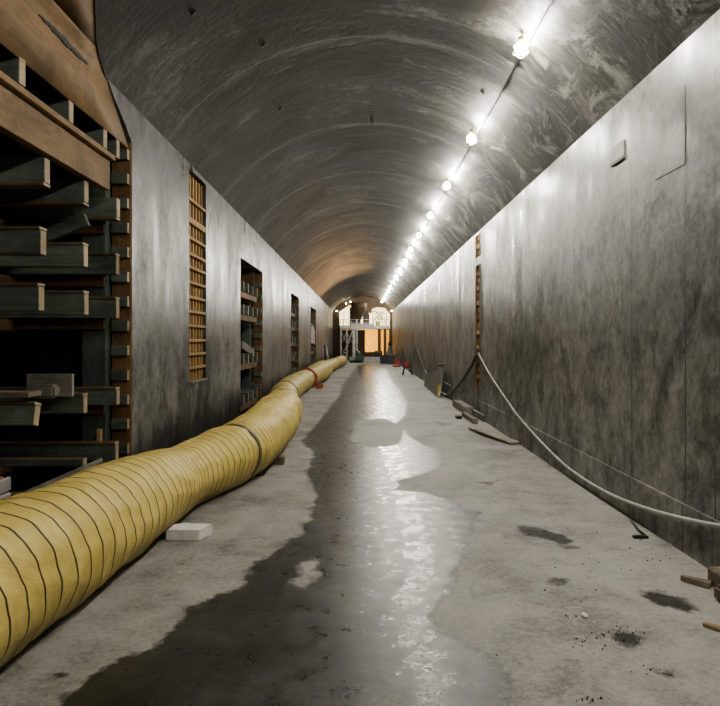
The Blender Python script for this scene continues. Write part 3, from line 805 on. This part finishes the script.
# curved plank
bm = new(); N = 14; A, B = Vector((*floor_pt(469.5, 429), 0)), Vector((*floor_pt(516, 444.5), 0)); side = (B - A).normalized().cross(Vector((0, 0, 1)))
tp = []
for k in range(N + 1):
    t = k / N; c = A.lerp(B, t) + side * (0.07 * math.sin(PI * t)); wd = 0.03 + 0.075 * t
    tp.append((c - side * wd, c + side * wd, 0.015 + .03 * math.sin(PI * t)))
vs = [[bm.verts.new(Vector(p) + Vector((0, 0, zz))) for p, zz in ((a, z), (b, z), (b, z + .022), (a, z + .022))] for a, b, z in tp]
for v0, v1 in zip(vs, vs[1:]):
    for k in range(4): bm.faces.new((v0[k], v0[(k + 1) % 4], v1[(k + 1) % 4], v1[k]))
bm.faces.new(vs[0][::-1]); bm.faces.new(vs[-1])
tag(obj('warped_plank', bm, M['pale_wood']), 'pale warped plank lying on the floor near the grey timbers', 'plank')
# black bent strap
x0, y0 = floor_pt(631, 522); x1, y1 = floor_pt(646, 538); x2, y2 = floor_pt(637, 541)
t = thing('bent_strap', 'thin black bent strap with a flat foot, on floor by the right wall', 'strap', (x1, y1, 0))
bm = new(); tube(bm, [Vector(p) - Vector((x1, y1, 0)) for p in ((x0, y0, .012), (x0 + (x1 - x0) * .45, y0 + (y1 - y0) * .35, .02), (x0 + (x1 - x0) * .85, y0 + (y1 - y0) * .68, .018), (x1, y1, .016))], .009, 6); obj('strap_bar', bm, M['black'], t)
bm = new(); box(bm, (x2 - x1, -.022, .001), (.012, .012, .022)); obj('strap_foot', bm, M['black'], t)
# scraps at the right edge
bm = new(); box(bm, (2.42, 3.7, .002), (2.565, 4.34, .118)); bevel(bm, .012)
tag(obj('timber_block', bm, M['scrap'], None, (2.49, 4.0, 0)), 'thick weathered timber block at right edge, against the wall', 'block')
lying('short_stick', (681, 580.5), (711, 588), .07, .04, .002, M['scrap'], 'short tapered wood stick pointing from the timber blocks', 'stick', .45)
bm = new(); box(bm, (2.335, 3.55, .002), (2.405, 4.08, .10)); bevel(bm, .02, 2)
bm.transform(Matrix.Translation((2.37, 3.8, 0)) @ Matrix.Rotation(.10, 4, 'Z') @ Matrix.Translation((-2.37, -3.8, 0)))
tag(obj('timber_block', bm, M['scrap'], None, (2.37, 3.8, 0)), 'rounded dark timber block at right edge, in front of the thicker one', 'block')
lying('lath', (703, 626), (752, 640), .08, .022, .002, M['scrap_y'], 'yellow wood lath at the right edge, lying lowest in view', 'lath', .3)
x, y = floor_pt(585, 617)
bm = new(); bmesh.ops.create_icosphere(bm, subdivisions=2, radius=.022)
for v in bm.verts: v.co *= 1 + .5 * mnoise.noise(v.co * 60); v.co.z *= .6
tag(obj('white_chip', bm, M['foam'], None, None), 'small white chip among dirt on the right floor', 'chip').location = (x, y, .012)
bm = new(); random.seed(11)
spots = [(600, 640, 24, 10, 26), (625, 635, 22, 9, 26), (590, 700, 10, 3, 14), (655, 672, 18, 5, 10), (575, 618, 14, 4, 10), (560, 600, 60, 40, 22), (660, 560, 25, 12, 10), (585, 560, 40, 25, 14)]
for cx, cy, sx, sy, nn in spots:
    for _ in range(nn):
        px, py = random.gauss(cx, sx * .6), random.gauss(cy, sy * .6)
        if py < 480: continue
        x, y = floor_pt(px, py)
        if x > 2.5: continue
        r = random.uniform(.002, .0065)
        g = bmesh.ops.create_icosphere(bm, subdivisions=1, radius=r, matrix=Matrix.Translation((x, y, r * .5)))
        for v in g['verts']: v.co += Vector((random.uniform(-.3, .3) * r, random.uniform(-.3, .3) * r, 0))
tag(obj('concrete_crumbs', bm, M['dark']), 'dark crumbs of grit scattered over the dry right floor', 'grit', None, 'stuff')

# leaning grey panel with yellow ends
pts = {'nb': (2.27, 18.5), 'fb': (2.34, 22.9)}
t = thing('barrier_panel', 'grey sheet panel with yellow end frames leaning by the right wall', 'panel', (2.27, 18.5, 0))
dv = Vector((pts['fb'][0] - 2.27, 22.9 - 18.5, 0)); L = dv.length; t.rotation_euler = (0, 0, math.atan2(dv.y, dv.x))
bm = new(); prism(bm, [(0.04, .01, .03), (L - .06, .01, .03), (L - .06, -.03, .46), (0.06, -.10, .84)], (0, -.02, 0)); obj('sheet', bm, M['panel'], t)
bm = new(); prism(bm, [(-.03, .015, 0), (.03, .015, 0), (.03, -.03, .36), (-.03, -.03, .36)], (0, -.10, 0)); obj('end_post', bm, M['yellow'], t)
bm = new(); prism(bm, [(-.03, -.032, .362), (.03, -.032, .362), (.03, -.10, .92), (-.03, -.10, .92)], (0, -.09, 0)); obj('upper_post', bm, M['panel'], t)
bm = new(); prism(bm, [(-.034, -.10, .30), (-.034, .0, .03), (-.034, -.09, .03), (-.034, -.19, .86)], (-.01, 0, 0)); obj('reflective_strip', bm, M['paint'], t)
bm = new(); prism(bm, [(L - .1, .02, 0), (L + .06, .02, 0), (L + .06, -.04, .48), (L - .1, -.04, .48)], (0, -.05, 0)); obj('end_post', bm, M['yellow'], t)
bm = new(); box(bm, (-.06, -.24, .921), (.40, -.06, .985)); bevel(bm, .01); obj('cap_timber', bm, M['rust'], t)
# ------------------------------------------------------------------ hoses on the right wall
def hang(name, px, r, mat, label, off=0.03, seg=10, sub=6):
    pts = []
    for x, y in px:
        X = XR - off - r; Y = F * X / (x - VX); pts.append(Vector((X, Y, max(r + .004, CAM + (VY - y) * Y / F))))
    out = []
    for i in range(len(pts) - 1):
        a, b, c, d = pts[max(i - 1, 0)], pts[i], pts[i + 1], pts[min(i + 2, len(pts) - 1)]
        for k in range(sub): out.append(Vector([cr(a[j], b[j], c[j], d[j], k / sub) for j in range(3)]))
    out.append(pts[-1])
    for p in out: p.z = max(p.z, r + .003)
    bm = new(); tube(bm, out, r, seg); return tag(obj(name, bm, mat), label, 'hose')
hang('air_hose', [(478.5, 353), (486, 368), (494, 381), (506, 399), (518, 416), (532, 432), (548, 449), (566, 466), (590, 483), (616, 497), (646, 508.5), (680, 518), (720, 526), (780, 531)], .019, M['hose'],
     'pale grey hose swagged from the key form down along the right wall')
hang('air_hose', [(477, 354), (472, 365), (464, 378), (455, 389), (446, 396), (441, 397)], .035, M['hose_dark'], 'dark thick hose drooping left from the key form')
hang('cable_loop', [(441, 396), (432, 385), (424, 368), (418, 352), (416, 346), (413.5, 356), (411.5, 364), (410.3, 372)], .02, M['hose_dark'], 'dark cable hung in a peak beyond the barrier panel')
hang('cable_loop', [(409.0, 373), (407, 362), (405.5, 352), (404, 347), (402.5, 354), (400, 362)], .02, M['hose_dark'], 'farther dark cable hung in a peak on the right wall')
bm = new()
Yk = F * (XR - .05) / (478.2 - VX)
tube(bm, [(XR + .02, Yk, CAM - 11 * Yk / F), (XR - .07, Yk, CAM - 12 * Yk / F), (XR - .08, Yk, CAM - 9 * Yk / F)], .012, 6)
tag(obj('hose_hook', bm, M['dark']), 'small dark hook holding the hoses at the key form', 'hook')

# ------------------------------------------------------------------ string of bulbs under the vault
LX, LZr = 1.675, 3.06
aB = math.acos((1.775 - AX) / AR)
def lamp_proto(label):
    t = thing('work_light', label, 'light', (0, 0, 0), 0, 'string of bulbs along the vault')
    bm = new(); lathe(bm, [(.02, .12), (.028, .115), (.03, .05), (.024, .045)], 12); obj('socket', bm, M['socket'], t)
    bm = new(); bmesh.ops.create_uvsphere(bm, u_segments=12, v_segments=8, radius=.058)
    for v in bm.verts:
        if v.co.z > 0: v.co.x *= 1 - v.co.z * 4; v.co.y *= 1 - v.co.z * 4
        v.co.z -= .012
    for f in bm.faces: f.smooth = True
    obj('bulb', bm, M['bulb'], t)
    bm = new()
    for k in range(4):
        a = k * PI / 2 + .4
        tube(bm, [(.026 * math.cos(a), .026 * math.sin(a), .06), (.075 * math.cos(a), .075 * math.sin(a), .02), (.08 * math.cos(a), .08 * math.sin(a), -.05), (.03 * math.cos(a), .03 * math.sin(a), -.095)], .0028, 5)
    for z, r in ((.02, .075), (-.05, .08), (-.095, .03)): tube(bm, [(r * math.cos(2 * PI * k / 14), r * math.sin(2 * PI * k / 14), z) for k in range(15)], .0028, 5, False)
    obj('guard', bm, M['guard'], t)
    bm = new(); tube(bm, [(0, 0, .12), (0.008, 0, .135), (.01, .0, .15)], .006, 6); obj('pigtail', bm, M['black'], t)
    return t
NAMES = ['first', 'second', 'third', 'fourth', 'fifth', 'sixth', 'seventh', 'eighth', 'ninth', 'tenth', 'eleventh', 'twelfth', 'thirteenth', 'fourteenth', 'fifteenth', 'sixteenth']
proto = None; SP = 2.86; YL0 = 6.50; posl = []
for i in range(-3, 16):
    y = YL0 + SP * i
    lab = f'{NAMES[i]} glowing caged bulb of the string, counting from the camera' if i >= 0 else 'glowing caged bulb of the string, behind the camera'
    bx, bz = LX, CAM + LZr
    if proto is None: o = proto = lamp_proto(lab)
    else: o = dup(proto); o['label'] = lab
    jx, jz, jy = random.uniform(-.01, .01), random.uniform(-.02, .0), random.uniform(-.06, .06)
    o.location = (bx + jx, y + jy, bz + jz); posl.append((bx, y))
bm = new(); pts = []
cx, cz = arch(aB, -0.03)
y = -4.0
while y < 50:
    f = ((y - YL0) / SP) % 1.0
    pts.append((cx, y, cz - 0.035 * math.sin(PI * f))); y += SP / 8
tube(bm, pts, .011, 6)
tag(obj('power_cable', bm, M['black']), 'thin power cable strung along the vault between the bulbs', 'cable')

# ------------------------------------------------------------------ far end: gantry, bulkhead and lit chamber beyond
YG = 49.0
S = YG / F
def G(x, y): p = P(x, y, YG); return p.x, p.z
bm = new()    # dark bulkhead ring closing the tunnel round two openings
YB = 51.6
def B(x, y): p = P(x, y, YB); return (p.x, YB, p.z)
outer = [B(320, 362), B(320, 290), B(400, 290), B(400, 362)]
def plate(pts): prism(bm, [B(*p) for p in pts], (0, .15, 0))
plate([(318, 364), (318, 296), (339, 296), (339, 312), (340, 329), (340, 364)])
plate([(339, 312), (339, 296), (351, 296), (351, 305), (348, 306)])
plate([(351, 305), (351, 296), (377, 296), (377, 307), (372, 309), (372, 313), (366, 313), (360, 318), (354, 318), (354, 312), (351, 312)])
plate([(377, 307), (377, 296), (400, 296), (400, 364), (390, 364), (390, 314), (385, 308)])
plate([(340, 330), (365, 330), (365, 364), (340, 364)])
plate([(378.3, 330), (380.4, 330), (380.4, 364), (378.3, 364)]); plate([(384, 330), (386, 330), (386, 364), (384, 364)])
plate([(365, 352), (378.3, 352), (378.3, 364), (365, 364)])
struct('wall_end', bm, M['rust'])
# chamber beyond, lit white above the deck and warm below
x0, x1 = -3.6, 3.6
bm = new(); box(bm, (x0, 57, 2.7), (x1, 57.1, 6.5)); box(bm, (x0 - .1, 51.8, 2.7), (x0, 57, 6.5)); box(bm, (x1, 51.8, 2.7), (x1 + .1, 57, 6.5)); box(bm, (x0, 51.8, 6.5), (x1, 57.1, 6.6)); struct('wall_chamber', bm, M['white_sheet'])
bm = new(); box(bm, (x0, 56, 0), (x1, 56.1, 2.6)); box(bm, (x0 - .1, 51.8, 0), (x0, 57, 2.6)); box(bm, (x1, 51.8, 0), (x1 + .1, 57, 2.6)); box(bm, (x0, 51.8, 2.6), (x1, 57, 2.68)); struct('wall_chamber_lower', bm, M['warm_sheet'])
def floodlight(x, y, z, mat, label, size=.35, ry=0, stand=True, zb=0):
    t = thing('floodlight', label, 'light', (x, y, zb))
    hz = z - zb
    bm = new(); box(bm, (-size / 2, .02, hz - size / 2), (size / 2, .12, hz + size / 2)); bevel(bm, .02); obj('housing', bm, M['dark'], t)
    bm = new(); box(bm, (-size / 2 + .03, .0, hz - size / 2 + .03), (size / 2 - .03, .015, hz + size / 2 - .03)); obj('lens', bm, mat, t)
    bm = new(); tube(bm, [(0, .08, 0), (0, .08, hz - size / 2)], .02, 6); obj('stand', bm, M['dark'], t)
    for k in range(3):
        a = k * 2 * PI / 3; bm = new(); tube(bm, [(0, .08, .35), (.3 * math.cos(a), .08 + .3 * math.sin(a), 0.01)], .012, 5); obj('leg', bm, M['dark'], t)
    return t
# lamp objects inside the chamber
def area(name, loc, rot, size, e, c):
    l = bpy.data.lights.new(name, 'AREA'); l.size = size; l.energy = e; l.color = c
    o = bpy.data.objects.new(name, l); C.objects.link(o); o.location = loc; o.rotation_euler = rot; return o
area('chamber_lamp', (0, 54, 6.3), (math.radians(-25), 0, 0), 3.0, 900, (1, .96, .82))
area('chamber_lamp_low', (0.6, 52.6, 2.3), (math.radians(70), 0, 0), 1.6, 230, (1, .60, .16))

# gantry carriage
g = thing('gantry', 'steel work gantry with railed deck at the far end of tunnel', 'gantry', (0, YG, 0))
def part(nm, bm, mat): bmesh.ops.translate(bm, verts=bm.verts[:], vec=(0, -YG, 0)); return obj(nm, bm, mat, g)
xl, zd = G(340, 329); xr, zt = G(390, 325.5)
bm = new(); box(bm, (xl, YG - .3, zd), (xr, YG + 2.2, zt)); bevel(bm, .02); part('deck', bm, M['steel'])
xa, za = G(351, 327.6); xb, zb_ = G(374, 323.6)
bm = new(); box(bm, (xa, YG - .42, za - .15), (xb, YG - .31, zb_)); bevel(bm, .01); part('deck_fascia', bm, M['paint'])
for x, y0, y1, w in [(341, 329, 361, .10), (347, 329, 361, .09), (354, 329, 361, .22), (357, 329, 360, .10), (379.3, 329, 358, .24), (385, 329, 358, .22), (389.8, 329, 360, .12)]:
    X, zt_ = G(x, y0)
    bm = new(); box(bm, (X - w / 2, YG - .2, 0.01), (X + w / 2, YG + .0, zd - .004)); part('column_leg', bm, M['rust'] if x > 360 else M['steel'])
for x in (340.5, 343.5, 347, 351, 357, 363, 369, 374, 380, 385, 389.5):
    X, zz = G(x, 319.5)
    bm = new(); tube(bm, [(X, YG - .25, zt + .003), (X, YG - .25, zz)], .024, 6); part('rail_post', bm, M['steel'])
for yy in (319.6, 322.5):
    X0, zz = G(340, yy); X1, _ = G(390, yy); bm = new(); tube(bm, [(X0, YG - .25, zz), (X1, YG - .25, zz)], .026 if yy < 320 else .02, 6); part('guard_bar', bm, M['paint'])
for x, ya in [(343.2, 311), (348.3, 308), (373.2, 309), (376.5, 310), (383, 310), (387.2, 314)]:
    X, zz = G(x, ya); bm = new(); tube(bm, [(X, YG + 1.9, zt + .003), (X, YG + 1.9, zz)], .035, 6); part('canopy_post', bm, M['dark'] if x > 360 else M['paint'])
for (x0_, y0_, x1_, y1_) in [(373, 310, 387, 313), (373, 320, 383, 311), (376.5, 311, 387, 321)]:
    a, b = G(x0_, y0_), G(x1_, y1_); bm = new(); tube(bm, [(a[0], YG + 1.97, a[1]), (b[0], YG + 1.97, b[1])], .03, 6); part('canopy_brace', bm, M['dark'])
# stair tower on the left of the gantry
for k in range(9):
    X, z0_ = G(341 + k * 1.25, 359 - k * 3.2); bm = new(); box(bm, (X, YG - .75, z0_), (X + .22, YG - .32, z0_ + .04)); part('stair_tread', bm, M['paint'])
for yy in (-.78, -.30):
    a = G(340.5, 361); b = G(353, 329.5); bm = new(); tube(bm, [(a[0], YG + yy, a[1] + .05), (b[0], YG + yy, b[1] - .03)], .035, 6); part('stair_stringer', bm, M['steel'])
for (x0_, y0_, x1_, y1_) in [(341, 331, 347, 345), (347, 331, 341, 345), (347, 333, 354, 346), (348, 345, 353, 331), (341, 346, 347, 358)]:
    a, b = G(x0_, y0_), G(x1_, y1_); bm = new(); tube(bm, [(a[0], YG - .12, a[1]), (b[0], YG - .12, b[1])], .03, 6); part('cross_brace', bm, M['steel'])
# hopper and machinery over the deck
hx = thing('hopper', 'dark rusty hopper on gantry deck, hung under the vault', 'hopper', (G(359, 325)[0], YG + .55, zt))
cx, _ = G(359, 300)
bm = new(); S_ = lambda p: G(p, 0)[0] - hx.location.x
zz = lambda yp: G(0, yp)[1] - zt
lathe(bm, [(.16, zz(320)), (.30, zz(316)), (.62, zz(308)), (.66, zz(303)), (.60, zz(302.5))], 20); obj('cone', bm, M['rust'], hx)
bm = new(); lathe(bm, [(.14, .004), (.14, zz(320) - .003)], 12); obj('spout', bm, M['dark'], hx)
for a in range(4):
    an = a * PI / 2 + PI / 4; bm = new(); tube(bm, [(.62 * math.cos(an), .62 * math.sin(an), .004), (.62 * math.cos(an), .62 * math.sin(an), zz(306))], .035, 6); obj('support_leg', bm, M['rust'], hx)
for k, (x, yy, h) in enumerate([(352.5, 306, 1.1), (366, 309, .7)]):
    X, z = G(x, yy); L_ = ['tall dark cabinet on gantry deck left of the hopper', 'dark slanted cabinet on gantry deck right of the hopper'][k]
    t = thing('machine_cabinet', L_, 'cabinet', (X, YG + 1.72, zt))
    H = z - zt
    bm = new(); prism(bm, [(-.25, -.2, .004), (.3, -.2, .004), (.3, -.2, H * .7), (.05, -.2, H), (-.25, -.2, H)], (0, .5, 0)); obj('housing', bm, M['dark'], t)
    bm = new(); box(bm, (-.18, -.215, .2), (.2, -.202, H * .6)); obj('door', bm, M['rust'], t)
# drum lamp ring + yellow green crate on deck
X, z = G(380, 316.5)
t = thing('round_fan', 'round grey fan on a stand, right end of gantry deck', 'fan', (X, YG + .4, zt))
bm = new(); tube(bm, [(.19 * math.cos(2 * PI * k / 20), 0, z - zt + .19 * math.sin(2 * PI * k / 20)) for k in range(21)], .05, 8, False); obj('housing_ring', bm, M['paint'], t)
bm = new()
for k in range(5):
    a = 2 * PI * k / 5; prism(bm, [(.02 * math.cos(a), 0, z - zt + .02 * math.sin(a)), (.15 * math.cos(a - .25), 0, z - zt + .15 * math.sin(a - .25)), (.15 * math.cos(a + .25), .02, z - zt + .15 * math.sin(a + .25))], (0, .012, 0))
obj('blades', bm, M['dark'], t)
bm = new(); tube(bm, [(0, 0, .004), (0, 0, z - zt - .23)], .03, 6); obj('stand', bm, M['dark'], t)
X, z = G(378.5, 321)
bm = new(); box(bm, (X - .19, YG - .1, zt + .004), (X + .13, YG + .25, z)); bevel(bm, .03)
tag(obj('jerrycan', bm, M['hivis']), 'yellow-green container standing on the gantry deck', 'container')
# floor-level objects in front of the gantry
X0, _ = G(350, 0); X1, _ = G(382, 0)
t = thing('concrete_kerb', 'long pale grey block lying across the floor before the gantry', 'block', ((X0 + X1) / 2, 46.6, 0))
w = (X1 - X0) / 2
bm = new(); prism(bm, [(-w, 0, 0), (w, 0, 0), (w, .1, .42), (-w, .1, .42)], (0, .5, 0)); bevel(bm, .03); obj('block_body', bm, M['concrete_pale'], t)
bm = new(); box(bm, (-w, -.06, 0.0), (-w + .9, -.003, .16)); obj('dark_skid', bm, M['dark'], t)
def pos(x, yb): a = floor_pt(x, yb); return a
# wheelbarrow-like green thing
X, Yv = (359.5 - VX) * 46 / F, 45.9
t = thing('tipping_barrow', 'dark green barrow with pale lid tipped against the gantry base', 'barrow', (X, Yv, 0))
bm = new(); prism(bm, [(-.28, 0, .25), (.30, 0, .08), (.36, 0, .40), (-.22, 0, 1.0)], (0, .5, 0)); bevel(bm, .02); obj('tub', bm, M['greenp'], t)
bm = new(); prism(bm, [(-.27, -.01, 1.01), (-.20, -.01, 1.02), (.05, -.01, .78), (.0, -.01, .74)], (0, .5, 0)); obj('lid', bm, M['paint'], t)
for sx in (-.2, .22): bm = new(); tube(bm, [(sx, .25, .3), (sx, .25, .0)], .03, 6); obj('leg', bm, M['dark'], t)
# drum on the block
X, z = (378.3 - VX) * 47 / F, .425
t = thing('drum', 'dark round drum lying on the pale block below the gantry', 'drum', (X, 46.95, z))
bm = new(); tube(bm, [(-.30, 0, .23), (.30, 0, .23)], .22, 18); obj('barrel', bm, M['dark'], t)
for xx in (-.2, .2): bm = new(); tube(bm, [(xx - .02, 0, .23), (xx + .02, 0, .23)], .226, 18); obj('rib', bm, M['rust'], t)
def bin_(x, yb, w, h, label):
    X, Yv = floor_pt(x, yb)
    t = thing('waste_bin', label, 'bin', (X, Yv, 0), 0, 'bins before the gantry')
    bm = new(); prism(bm, [(-w * .44, 0, .02), (w * .44, 0, .02), (w / 2, 0, h), (-w / 2, 0, h)], (0, .5, 0)); bevel(bm, .02); obj('tub', bm, M['bin'], t)
    bm = new(); box(bm, (-w / 2 - .02, -.03, h + .003), (w / 2 + .02, .53, h + .05)); bevel(bm, .01); obj('lid', bm, M['bin'], t)
bin_(383.6, 364.0, .52, .58, 'blue-grey bin on the far floor, left of the two')
bin_(391.0, 364.6, .50, .62, 'blue-grey bin on the far floor, next to the covered heap')
X, Yv = 2.17, 46.6
bm = new(); lathe(bm, [(.36, 0.002), (.34, .3), (.25, .75), (.14, 1.1), (.11, 1.42), (.03, 1.5)], 14, (X, Yv, 0))
for v in bm.verts: v.co.x += .05 * mnoise.noise(v.co * 3); v.co.y += .05 * mnoise.noise(v.co * 3 + Vector((5, 0, 0)))
o = tag(obj('covered_heap', bm, M['tarp'], None, (X, Yv, 0)), 'tall grey-green tarp-covered heap against the right wall, far end', 'heap')
bm = new(); lathe(bm, [(.13, .0), (.15, .12), (.08, .3), (.02, .34)], 12, (0, 0, 1.28)); obj('dark_top', bm, M['black'], o)
# red things
X, Yv = floor_pt(397, 367)
t = thing('red_stand', 'red folding stand on the floor by the right wall, far end', 'stand', (X, Yv, 0))
bm = new(); prism(bm, [(-.20, 0, .18), (.16, 0, .12), (.20, 0, .42), (.05, 0, .58), (-.12, 0, .40)], (0, .3, 0)); obj('body', bm, M['red'], t)
bm = new(); box(bm, (-.26, -.02, .0), (.22, .34, .10)); bevel(bm, .015); obj('base', bm, M['red'], t)
bm = new(); tube(bm, [(-.2, .1, .5), (.0, .1, .75), (.12, .1, .86)], .02, 6); obj('handle', bm, M['dark'], t)
X, Yv = floor_pt(407.5, 375)
t = thing('site_saw', 'dark red machine on splayed black legs by the right wall', 'machine', (X, Yv, 0))
bm = new(); box(bm, (-.20, 0, .36), (.17, .40, .60)); bevel(bm, .04, 2); obj('motor_housing', bm, M['red_dark'], t)
bm = new(); lathe(bm, [(.12, 0), (.12, .02)], 18, (-.06, -.03, .52), Matrix.Rotation(PI / 2, 3, 'X')); obj('flywheel', bm, M['red'], t)
for sx, sy in ((-.22, -.03), (.24, -.03), (-.22, .42), (.24, .42)): bm = new(); tube(bm, [(sx * .6, .06 if sy < 0 else .34, .365), (sx, sy, .0)], .025, 6); obj('leg', bm, M['black'], t)
bm = new(); tube(bm, [(.10, .2, .61), (.18, .2, .86), (.10, .2, .92)], .022, 6); obj('handle', bm, M['black'], t)
# pole and dark post leaning on the left wall at the duct end
a = P(335.2, 346, 40.5); X, Yv = XL + .40, 40.0
bm = new(); tube(bm, [(XL + .10, 39.6, 1.32), (XL + .34, 39.4, .01)], .035, 8)
tag(obj('white_pole', bm, M['paint']), 'white pole leaning on the left wall near the duct end', 'pole')
bm = new(); tube(bm, [(XL + .06, 38.8, 1.35), (XL + .16, 38.6, .01)], .05, 8)
tag(obj('black_pole', bm, M['black']), 'black pole leaning on the left wall near the duct end', 'pole')
# three small lamps on the bulkhead
for k, (x, yy, lab) in enumerate([(336.7, 311, 'tiny lamp on end bulkhead, lowest of the left three'), (346, 303.5, 'tiny lamp on end bulkhead, middle of the left three'), (350.4, 301.7, 'tiny lamp on end bulkhead, highest of the left three'), (391.3, 311, 'tiny lamp on end bulkhead at its right edge')]):
    p = P(x, yy, 51.4)
    t = thing('bulkhead_lamp', lab, 'light', p, 0, 'lamps on the end bulkhead')
    bm = new(); lathe(bm, [(.04, 0.0), (.05, .05), (.05, .12), (.03, .19)], 10, (0, 0, 0), Matrix.Rotation(-PI / 2, 3, 'X')); obj('holder', bm, M['dark'], t)
    bm = new(); bmesh.ops.create_uvsphere(bm, u_segments=8, v_segments=6, radius=.04); bmesh.ops.translate(bm, verts=bm.verts[:], vec=(0, -.05, 0)); obj('bulb', bm, M['flood'], t)

# added warm spot without fixture, carrying the end opening's orange glow onto the left haunch
l = bpy.data.lights.new('warm_wash', 'SPOT'); l.energy = 1000; l.color = (1, .58, .27); l.spot_size = math.radians(22); l.spot_blend = 1.0; l.shadow_soft_size = .12
o = bpy.data.objects.new('warm_wash', l); C.objects.link(o); o.location = (0.2, 44.0, 1.3)
d = Vector((-1.6, 31.0, 4.75)) - o.location; o.rotation_euler = d.to_track_quat('-Z', 'Y').to_euler()

# ------------------------------------------------------------------ camera, world, colour
cam = bpy.data.cameras.new('camera'); co = bpy.data.objects.new('camera', cam); C.objects.link(co)
co.location = (0, 0, CAM); co.rotation_euler = (PI / 2, 0, 0)
cam.sensor_fit = 'HORIZONTAL'; cam.sensor_width = 36; cam.lens = F / 720 * 36
cam.shift_x = (360 - VX) / 720; cam.shift_y = -(353 - VY) / 720
cam.clip_end = 200; cam.clip_start = .05
sc = bpy.context.scene; sc.camera = co
w = bpy.data.worlds.new('world'); sc.world = w; w.use_nodes = True
w.node_tree.nodes['Background'].inputs[0].default_value = (.9, .95, 1, 1); w.node_tree.nodes['Background'].inputs[1].default_value = 0.01
sc.view_settings.view_transform = 'AgX'; sc.view_settings.look = 'AgX - Medium High Contrast'; sc.view_settings.exposure = 0.30
sc.cycles.use_denoising = True; sc.cycles.max_bounces = 8
